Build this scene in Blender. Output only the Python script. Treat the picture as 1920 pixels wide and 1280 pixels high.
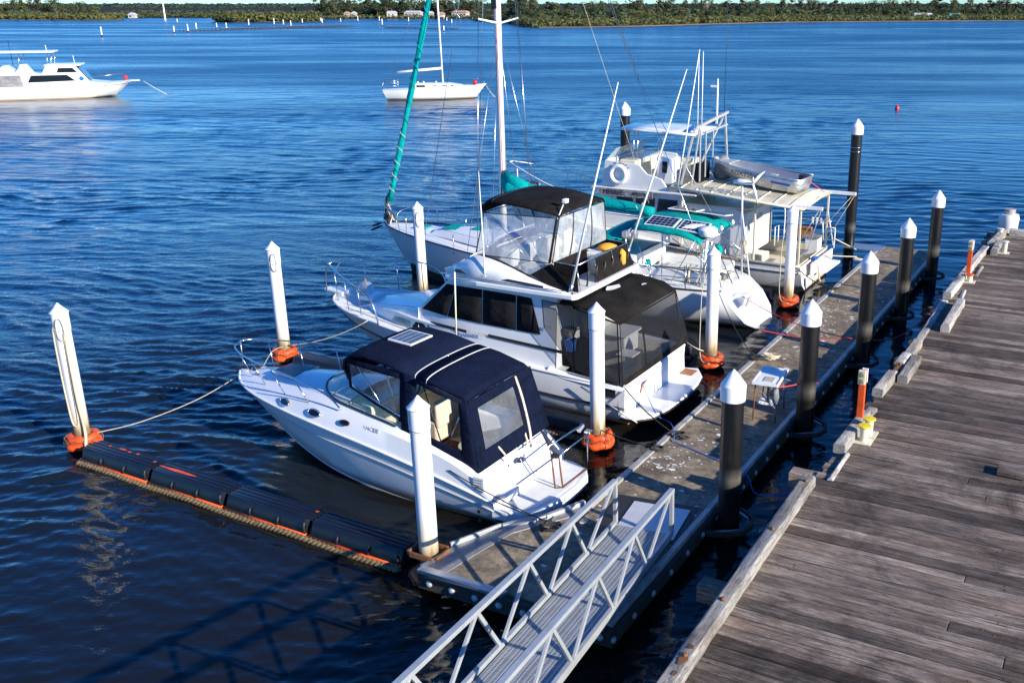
import bpy, math, random
from mathutils import Vector, Matrix
R = math.radians
random.seed(7)
S = bpy.context.scene
for o in list(bpy.data.objects): bpy.data.objects.remove(o)
COL = S.collection
# ---------------------------------------------------------------- camera
# photograph: focal 1845 px of 1920, principal point shifted right (a cropped frame), pitch 19 deg, 9.6 m up
cd = bpy.data.cameras.new('camera'); cam = bpy.data.objects.new('camera', cd); COL.objects.link(cam)
cam.location = (0, 0, 9.6); cam.rotation_euler = (R(90) - 0.3315, 0, 0)
cd.sensor_width = 36; cd.lens = 1845 / 1920 * 36; cd.shift_x = -(1179 - 960) / 1920; cd.clip_start = .1; cd.clip_end = 9000
S.camera = cam
# ---------------------------------------------------------------- light: low winter sun from behind right
SUN_EL = 21.; sd = Vector((.779, -.627, 0)).normalized()      # horizontal direction towards the sun
SUN = Vector((sd.x * math.cos(R(SUN_EL)), sd.y * math.cos(R(SUN_EL)), math.sin(R(SUN_EL))))
wd = bpy.data.worlds.new('World'); S.world = wd; wd.use_nodes = True
nt = wd.node_tree; nt.nodes.clear()
sky = nt.nodes.new('ShaderNodeTexSky'); sky.sky_type = 'NISHITA'; sky.sun_disc = False
sky.sun_elevation = R(SUN_EL); sky.sun_rotation = math.atan2(sd.x, sd.y); sky.ozone_density = 4.; sky.dust_density = 0.; sky.air_density = 1.; sky.altitude = 300
hs = nt.nodes.new('ShaderNodeHueSaturation'); hs.inputs['Saturation'].default_value = 1.25
bg = nt.nodes.new('ShaderNodeBackground'); bg.inputs['Strength'].default_value = .11
ow = nt.nodes.new('ShaderNodeOutputWorld')
tn = nt.nodes.new('ShaderNodeMix'); tn.data_type = 'RGBA'; tn.blend_type = 'MULTIPLY'; tn.inputs[0].default_value = 1; tn.inputs[7].default_value = (.46, .79, 1.18, 1)   # the deep clear blue of the day, same everywhere
nt.links.new(sky.outputs[0], hs.inputs['Color']); nt.links.new(hs.outputs[0], tn.inputs[6]); nt.links.new(tn.outputs[2], bg.inputs[0]); nt.links.new(bg.outputs[0], ow.inputs[0])
ld = bpy.data.lights.new('sun', 'SUN'); ld.energy = 5.; ld.angle = R(.5); ld.color = (1, .92, .79)
sun = bpy.data.objects.new('sun', ld); COL.objects.link(sun)
sun.rotation_euler = SUN.to_track_quat('Z', 'Y').to_euler(); sun.location = SUN * 60
S.view_settings.view_transform = 'Standard'; S.view_settings.look = 'None'; S.view_settings.exposure = .8; S.view_settings.gamma = 1
S.view_settings.use_curve_mapping = False
S.render.engine = 'CYCLES'
# ---------------------------------------------------------------- geometry helpers
def V(*a): return Vector(a if len(a) > 1 else a[0])
class G:
    def __init__(s): s.v = []; s.f = []; s.m = []
    def add(s, vs, fs, mi=0):
        n = len(s.v); s.v += [tuple(v) for v in vs]; s.f += [tuple(i + n for i in f) for f in fs]; s.m += [mi] * len(fs); return s
    def box(s, c, d, rot=None, mi=0, taper=1.):
        vs = []
        for z in (-1, 1):
            k = taper if z > 0 else 1
            for x, y in ((-1, -1), (1, -1), (1, 1), (-1, 1)): vs.append(Vector((x * d[0] / 2 * k, y * d[1] / 2 * k, z * d[2] / 2)))
        if rot is not None: vs = [rot @ v for v in vs]
        vs = [v + Vector(c) for v in vs]
        return s.add(vs, [(3, 2, 1, 0), (4, 5, 6, 7), (0, 1, 5, 4), (1, 2, 6, 5), (2, 3, 7, 6), (3, 0, 4, 7)], mi)
    def beam(s, a, b, w, h, mi=0, up=(0, 0, 1)):
        a, b = Vector(a), Vector(b); d = (b - a).normalized(); u = Vector(up)
        if abs(d.dot(u)) > .98: u = Vector((1, 0, 0))
        x = d.cross(u).normalized() * w / 2; z = x.cross(d).normalized() * h / 2
        vs = [p + sx * x + sz * z for p in (a, b) for sx, sz in ((-1, -1), (1, -1), (1, 1), (-1, 1))]
        return s.add(vs, [(0, 1, 2, 3), (7, 6, 5, 4), (0, 4, 5, 1), (1, 5, 6, 2), (2, 6, 7, 3), (3, 7, 4, 0)], mi)
    def tube(s, pts, r, n=8, closed=False, mi=0):
        pts = [Vector(p) for p in pts]; k = len(pts); rings = []; px = None
        for i, p in enumerate(pts):
            a = pts[(i - 1) % k] if (closed or i) else p; b = pts[(i + 1) % k] if (closed or i < k - 1) else p
            d = (b - a).normalized() if (b - a).length > 1e-9 else Vector((0, 0, 1))
            if px is None:
                u = Vector((0, 0, 1)) if abs(d.z) < .9 else Vector((1, 0, 0)); x = d.cross(u).normalized()
            else: x = (px - d * px.dot(d)); x = x.normalized() if x.length > 1e-6 else px
            px = x; y = d.cross(x); rr = r[i] if isinstance(r, (list, tuple)) else r
            rings.append([p + (x * math.cos(2 * math.pi * j / n) + y * math.sin(2 * math.pi * j / n)) * rr for j in range(n)])
        s.loft(rings, True, not closed, mi, closed); return s
    def loft(s, rings, ring=False, caps=False, mi=0, closed=False):
        n = len(rings[0]); vs = [p for r in rings for p in r]; fs = []; k = len(rings)
        for i in range(k if closed else k - 1):
            for j in range(n if ring else n - 1):
                a = i * n + j; b = i * n + (j + 1) % n; c = ((i + 1) % k) * n + (j + 1) % n; d = ((i + 1) % k) * n + j; fs.append((a, b, c, d))
        if caps: fs.append(tuple(range(n - 1, -1, -1))); fs.append(tuple((k - 1) * n + j for j in range(n)))
        return s.add(vs, fs, mi)
    def rev(s, prof, c=(0, 0, 0), n=16, mi=0, rot=None):
        rings = []
        for r, z in prof:
            q = [Vector((r * math.cos(2 * math.pi * j / n), r * math.sin(2 * math.pi * j / n), z)) for j in range(n)]
            if rot is not None: q = [rot @ v for v in q]
            rings.append([v + Vector(c) for v in q])
        return s.loft(rings, True, True, mi)
    def prism(s, poly, z0, z1, mi=0, axis='z', f=None):
        n = len(poly); vs = []
        for z in (z0, z1):
            for a, b in poly:
                p = Vector((a, b, z)) if axis == 'z' else (Vector((a, z, b)) if axis == 'y' else Vector((z, a, b)))
                vs.append(f(p) if f else p)
        fs = [tuple(range(n - 1, -1, -1)), tuple(range(n, 2 * n))] + [(i, (i + 1) % n, n + (i + 1) % n, n + i) for i in range(n)]
        return s.add(vs, fs, mi)
    def patch(s, c, u0=0, u1=1, v0=0, v1=1, nu=4, nv=4, off=0, bulge=0, mi=0):
        bl, br, tr, tl = [Vector(p) for p in c]; nrm = (br - bl).cross(tl - bl).normalized(); rings = []
        for i in range(nv + 1):
            v = v0 + (v1 - v0) * i / nv; row = []
            for j in range(nu + 1):
                u = u0 + (u1 - u0) * j / nu
                p = (bl * (1 - u) + br * u) * (1 - v) + (tl * (1 - u) + tr * u) * v
                row.append(p + nrm * (off + bulge * 16 * u * (1 - u) * v * (1 - v)))
            rings.append(row)
        return s.loft(rings, mi=mi)
def sag(a, b, d, n=14):
    a, b = Vector(a), Vector(b); return [a.lerp(b, i / n) - Vector((0, 0, d * 4 * (i / n) * (1 - i / n))) for i in range(n + 1)]
def cat(P, n=5, closed=False):                       # catmull-rom through points (vectors)
    P = [Vector(p) for p in P]; out = []; k = len(P)
    for i in range(k if closed else k - 1):
        p0 = P[(i - 1) % k] if (closed or i) else P[0] * 2 - P[1]; p1 = P[i]; p2 = P[(i + 1) % k]
        p3 = P[(i + 2) % k] if (closed or i < k - 2) else P[-1] * 2 - P[-2]
        for j in range(n):
            t = j / n; out.append(.5 * ((2 * p1) + (p2 - p0) * t + (2 * p0 - 5 * p1 + 4 * p2 - p3) * t * t + (3 * p1 - p0 - 3 * p2 + p3) * t ** 3))
    if not closed: out.append(P[-1])
    return out
def mesh(name, g, mats, smooth=None):
    me = bpy.data.meshes.new(name); me.from_pydata([tuple(v) for v in g.v], [], g.f)
    for m in (mats if isinstance(mats, (list, tuple)) else [mats]): me.materials.append(m)
    if any(g.m): me.polygons.foreach_set('material_index', g.m)
    if smooth is not None:
        me.polygons.foreach_set('use_smooth', [True] * len(me.polygons)); me.update()
        if smooth < 180: me.set_sharp_from_angle(angle=R(smooth))
    me.update(); return me
def build(name, g, mats, parent=None, smooth=None, bevel=0, solid=0, loc=None, kind=None, label=None, cat=None, group=None, fixn=True):
    me = mesh(name, g, mats, smooth)
    if fixn:
        import bmesh
        bm = bmesh.new(); bm.from_mesh(me); bmesh.ops.recalc_face_normals(bm, faces=bm.faces); bm.to_mesh(me); bm.free()
        if smooth is not None and smooth < 180: me.set_sharp_from_angle(angle=R(smooth))
    o = bpy.data.objects.new(name, me); COL.objects.link(o); o.parent = parent
    if loc is not None: o.location = loc
    if solid: m = o.modifiers.new('solid', 'SOLIDIFY'); m.thickness = solid; m.offset = 0
    if bevel:
        m = o.modifiers.new('bevel', 'BEVEL'); m.width = bevel; m.segments = 2; m.limit_method = 'ANGLE'; m.angle_limit = R(40)
    if kind: o['kind'] = kind
    if label: o['label'] = label
    if cat: o['category'] = cat
    if group: o['group'] = group
    return o
def thing(name, label, cat, loc=(0, 0, 0), rz=0., group=None):
    o = bpy.data.objects.new(name, None); COL.objects.link(o); o.location = loc; o.rotation_euler = (0, 0, rz); o.empty_display_size = .3
    o['label'] = label; o['category'] = cat
    if group: o['group'] = group
    return o
def dup(o, parent=None, loc=None, rz=None, label=None):
    c = o.copy(); COL.objects.link(c)
    if parent is not None: c.parent = parent
    if loc is not None: c.location = loc
    if rz is not None: c.rotation_euler = (0, 0, rz)
    if label: c['label'] = label
    for ch in list(o.children): dup(ch, c)
    return c
def text(s, size, mat, parent, loc, X, Y, name='lettering', depth=.003, sx=1., align='CENTER'):
    cu = bpy.data.curves.new(name, 'FONT'); cu.body = s; cu.size = size; cu.extrude = depth; cu.align_x = align; cu.align_y = 'CENTER'
    t = bpy.data.objects.new('t', cu); COL.objects.link(t)
    me = bpy.data.meshes.new_from_object(t.evaluated_get(bpy.context.evaluated_depsgraph_get())); bpy.data.objects.remove(t)
    me.materials.clear(); me.materials.append(mat); X = Vector(X).normalized(); Y = Vector(Y); Y = (Y - X * X.dot(Y)).normalized(); Z = X.cross(Y)
    M = Matrix((X * sx, Y, Z)).transposed()
    for v in me.vertices: v.co = M @ v.co + Vector(loc)
    me.name = name; o = bpy.data.objects.new(name, me); COL.objects.link(o); o.parent = parent; return o
# dock frame: t along the floating dock (away from camera), s out towards the bows
TH = R(63.18); O = Vector((-.31, 17.73, 0)); DD = Vector((math.cos(TH), math.sin(TH), 0)); EE = Vector((-math.sin(TH), math.cos(TH), 0))
def W(t, s, z=0): return O + DD * t + EE * s + Vector((0, 0, z))
def boatframe(name, label, cat, t, s, deg=0): return thing(name, label, cat, W(t, s), TH + R(90 - deg))
# ---------------------------------------------------------------- materials
def nodes(name):
    m = bpy.data.materials.new(name); m.use_nodes = True; n = m.node_tree; b = n.nodes['Principled BSDF']; return m, n, b
def N(n, t, **k):
    x = n.nodes.new(t)
    for a, v in k.items():
        if a in ('inp',):
            for i, w in v.items(): x.inputs[i].default_value = w
        else: setattr(x, a, v)
    return x
def coords(n, kind='Object', scale=(1, 1, 1), rot=(0, 0, 0), rnd=False):
    tc = N(n, 'ShaderNodeTexCoord'); mp = N(n, 'ShaderNodeMapping'); mp.inputs['Scale'].default_value = scale; mp.inputs['Rotation'].default_value = rot
    src = tc.outputs[kind] if kind != 'World' else N(n, 'ShaderNodeNewGeometry').outputs['Position']
    n.links.new(src, mp.inputs[0])
    if rnd:
        oi = N(n, 'ShaderNodeObjectInfo'); ml = N(n, 'ShaderNodeMath', operation='MULTIPLY'); ml.inputs[1].default_value = 37.
        n.links.new(oi.outputs['Random'], ml.inputs[0]); ad = N(n, 'ShaderNodeVectorMath', operation='ADD')
        n.links.new(mp.outputs[0], ad.inputs[0]); n.links.new(ml.outputs[0], ad.inputs[1]); return ad.outputs[0]
    return mp.outputs[0]
def noise(n, vec, scale, detail=4, rough=.55, dist=0):
    x = N(n, 'ShaderNodeTexNoise'); x.inputs['Scale'].default_value = scale; x.inputs['Detail'].default_value = detail
    x.inputs['Roughness'].default_value = rough; x.inputs['Distortion'].default_value = dist; n.links.new(vec, x.inputs['Vector']); return x.outputs['Fac']
def ramp(n, fac, stops):
    r = N(n, 'ShaderNodeValToRGB'); e = r.color_ramp.elements
    while len(e) < len(stops): e.new(.5)
    for i, (p, c) in enumerate(stops): e[i].position = p; e[i].color = (c[0], c[1], c[2], 1) if hasattr(c, '__len__') else (c, c, c, 1)
    n.links.new(fac, r.inputs[0]); return r.outputs[0]
def mixc(n, fac, a, b, mode='MIX'):
    x = N(n, 'ShaderNodeMix', data_type='RGBA', blend_type=mode)
    for s_, v in ((0, fac), (6, a), (7, b)):
        if hasattr(v, 'is_linked'): n.links.new(v, x.inputs[s_])
        elif s_ == 0: x.inputs[0].default_value = v
        else: x.inputs[s_].default_value = (*v[:3], 1)
    return x.outputs[2]
def math_(n, op, a, b=0., c=None):
    x = N(n, 'ShaderNodeMath', operation=op)
    for i, v in enumerate((a, b) if c is None else (a, b, c)):
        if hasattr(v, 'is_linked'): n.links.new(v, x.inputs[i])
        else: x.inputs[i].default_value = v
    return x.outputs[0]
def bump(n, b, h, strength=.3, dist=.01):
    x = N(n, 'ShaderNodeBump'); x.inputs['Strength'].default_value = strength; x.inputs['Distance'].default_value = dist
    n.links.new(h, x.inputs['Height']); n.links.new(x.outputs[0], b.inputs['Normal']); return x
def mat(name, col, rough=.4, metal=0., var=.12, vs=2., bs=0, bd=.004, coat=0., spec=.5, col2=None, rnd=False, sc=(1, 1, 1), alpha=1.):
    m, n, b = nodes(name); v = coords(n, 'Object', sc, rnd=rnd); f = noise(n, v, vs, 5, .6)
    c1 = [x * (1 - var) for x in col]; c2 = col2 or [min(1, x * (1 + var)) for x in col]
    c = ramp(n, f, [(.3, c1), (.7, c2)]); n.links.new(c, b.inputs['Base Color'])
    b.inputs['Roughness'].default_value = rough; b.inputs['Metallic'].default_value = metal; b.inputs['Coat Weight'].default_value = coat
    b.inputs['Specular IOR Level'].default_value = spec
    if bs: bump(n, b, noise(n, v, bs, 3), .5, bd)
    if alpha < 1: b.inputs['Alpha'].default_value = alpha
    return m
def gel(name, col=(.78, .79, .79), grime=.25, rough=.28, waterline=None):
    m, n, b = nodes(name); v = coords(n, 'Object'); f = noise(n, v, .9, 6, .65)
    v2 = coords(n, 'Object', (1.5, 1.5, .35)); f2 = noise(n, v2, 2.3, 6, .7)
    c = mixc(n, ramp(n, f, [(.42, 0), (.75, grime)]), col, (col[0] * .8, col[1] * .76, col[2] * .68))
    c = mixc(n, ramp(n, f2, [(.55, 0), (.8, grime * .8)]), c, (.42, .38, .3))
    if waterline is not None:
        sp = N(n, 'ShaderNodeSeparateXYZ'); n.links.new(coords(n, 'Object'), sp.inputs[0])
        z = math_(n, 'ADD', sp.outputs[2], math_(n, 'MULTIPLY', f2, .12)); z = math_(n, 'SUBTRACT', z, waterline + .06)
        c = mixc(n, ramp(n, math_(n, 'MULTIPLY', z, 3.), [(0., .9), (.5, 0.)]), c, (.30, .19, .07))
    n.links.new(c, b.inputs['Base Color']); b.inputs['Roughness'].default_value = rough; b.inputs['Coat Weight'].default_value = .25
    bump(n, b, noise(n, v, 1.4, 2), .15, .02); return m
M = {}
M['gel'] = gel('gelcoat_white'); M['gelhull'] = gel('gelcoat_hull', grime=.3, waterline=.1); M['cream'] = gel('gelcoat_cream', (.70, .64, .47), .5)
M['work'] = gel('painted_white', (.74, .74, .72), .5, .45, .05); M['nonskid'] = mat('nonskid_deck', (.74, .74, .70), .7, bs=120, bd=.002)
M['black'] = mat('black_rubber', (.018, .018, .02), .5); M['antifoul'] = mat('dark_antifoul', (.015, .012, .01), .8, bs=20)
M['steel'] = mat('stainless_steel', (.62, .62, .63), .22, 1., .08, 8); M['rusty'] = mat('rusty_steel', (.20, .085, .035), .75, .3, .5, 9, bs=40)
M['ali'] = mat('aluminium', (.55, .57, .58), .42, .85, .1, 3, bs=60, bd=.001); M['alip'] = mat('pale_aluminium', (.42, .44, .44), .5, .35, .12, 4)
M['whitep'] = mat('white_painted_metal', (.78, .78, .77), .35); M['tread'] = mat('tread_plate', (.30, .30, .29), .55, .5, .3, 6, bs=40)
def fabric(name, col, col2=None, fade=.25, wr=.012, alpha=1):
    m, n, b = nodes(name); v = coords(n, 'Object'); f = noise(n, v, 1.3, 6, .7); f2 = noise(n, v, 7, 4)
    c = mixc(n, ramp(n, f, [(.35, 0), (.75, 1)]), col, col2 or [x * (1 + fade) for x in col]); n.links.new(c, b.inputs['Base Color'])
    b.inputs['Roughness'].default_value = .9; b.inputs['Specular IOR Level'].default_value = .1; b.inputs['Sheen Weight'].default_value = .0
    h = math_(n, 'ADD', noise(n, coords(n, 'Object', (1, 3, 1)), 2.2, 3), math_(n, 'MULTIPLY', f2, .25)); wk = noise(n, coords(n, 'Object', (.7, 2.6, 1.6)), 1.6, 5, .6, 1.2); h = math_(n, 'ADD', h, math_(n, 'MULTIPLY', ramp(n, wk, [(.42, 0), (.5, 1), (.58, 0)]), .35)); bump(n, b, h, .7, wr * 3.4)
    if alpha < 1: b.inputs['Alpha'].default_value = alpha
    return m
M['navy'] = fabric('navy_canvas', (.003, .0065, .021), (.0065, .012, .036)); M['blackc'] = fabric('black_canvas', (.007, .0065, .006), (.026, .022, .018))
M['teal'] = fabric('teal_canvas', (0, .27, .27), (.0, .36, .35)); M['tealold'] = fabric('weathered_teal_canvas', (0, .27, .27), (.0, .24, .19))
M['mesh'] = fabric('black_mesh_screen', (.022, .024, .028), alpha=.52); M['meshd'] = fabric('dark_cover', (.006, .0065, .008), (.016, .017, .02))
M['ivory'] = fabric('ivory_tape', (.62, .52, .42)); M['tarp'] = fabric('grey_tarp', (.2, .2, .21), (.36, .36, .36), wr=.05)
M['whitec'] = fabric('white_canvas', (.7, .71, .72), (.76, .77, .78))
def vinyl(name, tint, alpha, rough=.12):
    m, n, b = nodes(name); v = coords(n, 'Object'); f = noise(n, v, 2.5, 6, .7)
    b.inputs['Base Color'].default_value = (*tint, 1); b.inputs['Roughness'].default_value = rough; b.inputs['Specular IOR Level'].default_value = .9
    n.links.new(ramp(n, f, [(.3, alpha * .6), (.75, min(1, alpha * 1.5))]), b.inputs['Alpha']); bump(n, b, noise(n, v, 2.2, 3), .7, .05); return m
M['vinyl'] = vinyl('clear_vinyl', (.55, .58, .6), .16); M['vinylm'] = vinyl('milky_vinyl', (.62, .68, .7), .42, .18)
M['glass'] = mat('dark_glass', (.008, .010, .012), .15, 0, .1, 2, spec=.5); M['port'] = mat('porthole_glass', (.006, .006, .007), .35, 0, .1, 2, spec=.25); M['green'] = vinyl('green_glass', (.05, .22, .2), .6, .05)
M['ws'] = vinyl('windscreen_glass', (.12, .3, .3), .35, .04)
M['orange'] = mat('orange_plastic', (.72, .085, .012), .5, 0, .25, 3, bs=12, bd=.004); M['red'] = mat('red_plastic', (.6, .02, .015), .4)
M['rope'] = mat('pale_rope', (.50, .44, .32), .9, 0, .2, 20, bs=60, bd=.004); M['roped'] = mat('fouled_rope', (.19, .13, .06), .95, 0, .45, 14, bs=50, bd=.01)
M['dark rope'] = mat('dark_rope', (.03, .03, .032), .9); M['bluer'] = mat('blue_rope', (.02, .14, .5), .8); M['redr'] = mat('red_rope', (.65, .05, .05), .8)
M['hdpe'] = mat('black_float', (.006, .0065, .009), .38, 0, .3, 3, bs=5, bd=.01, spec=.6)
M['solar'] = mat('solar_cells', (.008, .016, .05), .12, .2, .3, 3, spec=.8); M['yellow'] = mat('yellow_plastic', (.8, .62, .02), .5)
M['wicker'] = mat('brown_slats', (.28, .11, .04), .7); M['seat'] = mat('cream_vinyl_seat', (.62, .55, .44), .5); M['maroon'] = mat('maroon_carpet', (.08, .02, .02), .9)
M['wood'] = mat('varnished_wood', (.34, .16, .06), .4); M['purple'] = mat('purple_vinyl', (.05, .02, .18), .6); M['yellowr'] = mat('orange_jacket', (.75, .33, .03), .7)
M['ink'] = mat('black_lettering', (.02, .02, .02), .5); M['inkb'] = mat('blue_lettering', (.02, .08, .4), .5); M['grey'] = mat('grey_lettering', (.42, .43, .45), .5)
M['bluew'] = mat('blue_bucket', (.02, .12, .45), .45)
# pile materials: stain by height
def pilemat(name, col, stain, kind):
    m, n, b = nodes(name); v = coords(n, 'Object', rnd=True); sp = N(n, 'ShaderNodeSeparateXYZ'); n.links.new(coords(n, 'Object'), sp.inputs[0])
    f = noise(n, coords(n, 'Object', (6, 6, .6), rnd=True), 1.2, 6, .7); z = math_(n, 'SUBTRACT', sp.outputs[2], math_(n, 'MULTIPLY', f, .9))
    c = mixc(n, ramp(n, f, [(.5, 0), (.85, .35)]), col, [x * .7 for x in col]) if kind == 'w' else mixc(n, ramp(n, noise(n, coords(n, 'Object', (9, 9, 1.2), rnd=True), 1.5, 8, .75), [(.55, 0), (.78, .5)]), col, (.06, .056, .052))
    if kind == 'w':
        c = mixc(n, ramp(n, math_(n, 'DIVIDE', math_(n, 'SUBTRACT', z, .05), 1.0), [(0, .9), (.85, 0)]), c, stain)
        c = mixc(n, ramp(n, math_(n, 'DIVIDE', z, .5), [(0, .8), (.5, 0)]), c, (.13, .11, .06))
    else:
        zz = math_(n, 'ABSOLUTE', math_(n, 'SUBTRACT', sp.outputs[2], 1.25)); c = mixc(n, math_(n, 'MULTIPLY', ramp(n, zz, [(0.0, .8), (.25, 0)]), f), c, stain)
    n.links.new(c, b.inputs['Base Color']); b.inputs['Roughness'].default_value = .38 if kind == 'w' else .36
    bump(n, b, noise(n, v, 3, 3), .3, .01); return m
M['pilew'] = pilemat('white_pile_sleeve', (.74, .75, .76), (.52, .36, .16), 'w'); M['pileb'] = pilemat('black_pile_sleeve', (.006, .006, .0065), (.22, .20, .165), 'b')
M['cap'] = mat('white_pile_cap', (.78, .79, .80), .35, 0, .06, 3)
def woodmat(name, a, bb, c3, warm=.3, grain=1.):
    m, n, b = nodes(name); v = coords(n, 'Object', (24, 1.5, 24), rnd=True); f = noise(n, v, 1., 8, .72, .6)
    v2 = coords(n, 'Object', (1.6, .5, 1.6), rnd=True); f2 = noise(n, v2, 1., 6, .65); oi = N(n, 'ShaderNodeObjectInfo')
    v3 = coords(n, 'Object', (80, 5.5, 80), rnd=True); f3 = noise(n, v3, 1., 6, .7, .3)
    c = ramp(n, f, [(.28, c3), (.5, a), (.75, bb)]); c = mixc(n, ramp(n, f2, [(.42, 0), (.72, .75)]), c, [x * .38 for x in c3])
    c = mixc(n, ramp(n, noise(n, coords(n, 'Object', (.7, .35, .7), rnd=True), 1.3, 4), [(.5, 0), (.8, warm)]), c, (a[0] * 1.05, a[1] * .72, a[2] * .55))
    c = mixc(n, 1., c, ramp(n, oi.outputs['Random'], [(0, .42), (.45, .9), (1, 1.55)]), 'MULTIPLY')
    c = mixc(n, 1., c, ramp(n, f3, [(.3, .25), (.5, 1.), (.75, 1.4)]), 'MULTIPLY')
    cr = noise(n, coords(n, 'Object', (55, 1.1, 55), rnd=True), 1., 2, .4, .8); c = mixc(n, 1., c, ramp(n, cr, [(.30, .25), (.36, 1.)]), 'MULTIPLY')
    kn = noise(n, coords(n, 'Object', (9, 4, 9), rnd=True), 1., 3, .5, 2.5); c = mixc(n, ramp(n, kn, [(.66, 0), (.74, .7)]), c, [x * .45 for x in c3])
    wn = noise(n, coords(n, 'World', (1., 1., 1.)), .55, 6, .75, .6); c = mixc(n, 1., c, ramp(n, wn, [(.34, .4), (.5, 1.), (.7, 1.2)]), 'MULTIPLY')
    wn2 = noise(n, coords(n, 'World', (1., 1., 1.)), 2.1, 5, .7); c = mixc(n, ramp(n, wn2, [(.5, 0), (.75, .35)]), c, (a[0] * .8, a[1] * .6, a[2] * .5))
    n.links.new(c, b.inputs['Base Color']); b.inputs['Roughness'].default_value = .85; b.inputs['Specular IOR Level'].default_value = .3
    bump(n, b, math_(n, 'ADD', f, f3), .8, .008 * grain); return m
M['deck'] = woodmat('weathered_deck_planks', (.215, .168, .13), (.45, .39, .335), (.05, .036, .027), .5)
M['kerb'] = woodmat('bleached_kerb_timber', (.60, .57, .51), (.80, .78, .73), (.22, .18, .14), .1, 1.8)
def concrete():
    m, n, b = nodes('stained_concrete'); v = coords(n, 'World'); f = noise(n, v, .8, 8, .7); f2 = noise(n, v, 5, 6, .7); f3 = noise(n, v, 60, 3)
    c = ramp(n, f, [(.32, (.11, .08, .045)), (.5, (.26, .20, .125)), (.72, (.44, .36, .25))])
    c = mixc(n, ramp(n, f2, [(.4, .75), (.58, 0)]), c, (.055, .042, .026)); c = mixc(n, ramp(n, f3, [(.4, 0), (.8, .3)]), c, (.32, .29, .24))
    n.links.new(c, b.inputs['Base Color']); b.inputs['Roughness'].default_value = .85; bump(n, b, math_(n, 'ADD', f2, f3), .4, .006); return m
M['conc'] = concrete(); M['drop'] = mat('bird_droppings', (.75, .74, .70), .8)
M['galv'] = mat('galvanised_rail', (.42, .41, .38), .55, .4, .3, 4, bs=30); M['waler'] = mat('timber_waler', (.035, .03, .025), .8, 0, .4, 5, bs=25)
def foliage(name, a, b2, c3):
    m, n, b = nodes(name); oi = N(n, 'ShaderNodeObjectInfo'); f = noise(n, coords(n, 'World'), .35, 5, .7)
    c = ramp(n, f, [(.3, a), (.52, b2), (.72, c3)]); c = mixc(n, 1., c, ramp(n, oi.outputs['Random'], [(0, .65), (1, 1.3)]), 'MULTIPLY')
    n.links.new(c, b.inputs['Base Color']); b.inputs['Roughness'].default_value = .8; b.inputs['Specular IOR Level'].default_value = .2
    tr = N(n, 'ShaderNodeBsdfTranslucent'); n.links.new(c, tr.inputs[0]); ms = N(n, 'ShaderNodeMixShader'); ms.inputs[0].default_value = .4
    n.links.new(b.outputs[0], ms.inputs[1]); n.links.new(tr.outputs[0], ms.inputs[2]); n.links.new(ms.outputs[0], n.nodes['Material Output'].inputs[0]); return m
M['gum'] = foliage('gum_leaves', (.045, .062, .03), (.09, .11, .055), (.15, .16, .09)); M['mang'] = foliage('mangrove_leaves', (.07, .085, .028), (.13, .14, .05), (.19, .185, .08))
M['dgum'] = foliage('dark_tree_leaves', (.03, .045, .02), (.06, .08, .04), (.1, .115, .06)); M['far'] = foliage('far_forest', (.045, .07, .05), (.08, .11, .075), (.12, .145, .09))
M['bark'] = mat('grey_bark', (.18, .15, .12), .9); M['scrub'] = foliage('scrub_ground', (.03, .04, .02), (.055, .065, .03), (.09, .095, .05)); M['earth'] = mat('muddy_bank', (.16, .11, .07), .9, 0, .3, .02)
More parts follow.
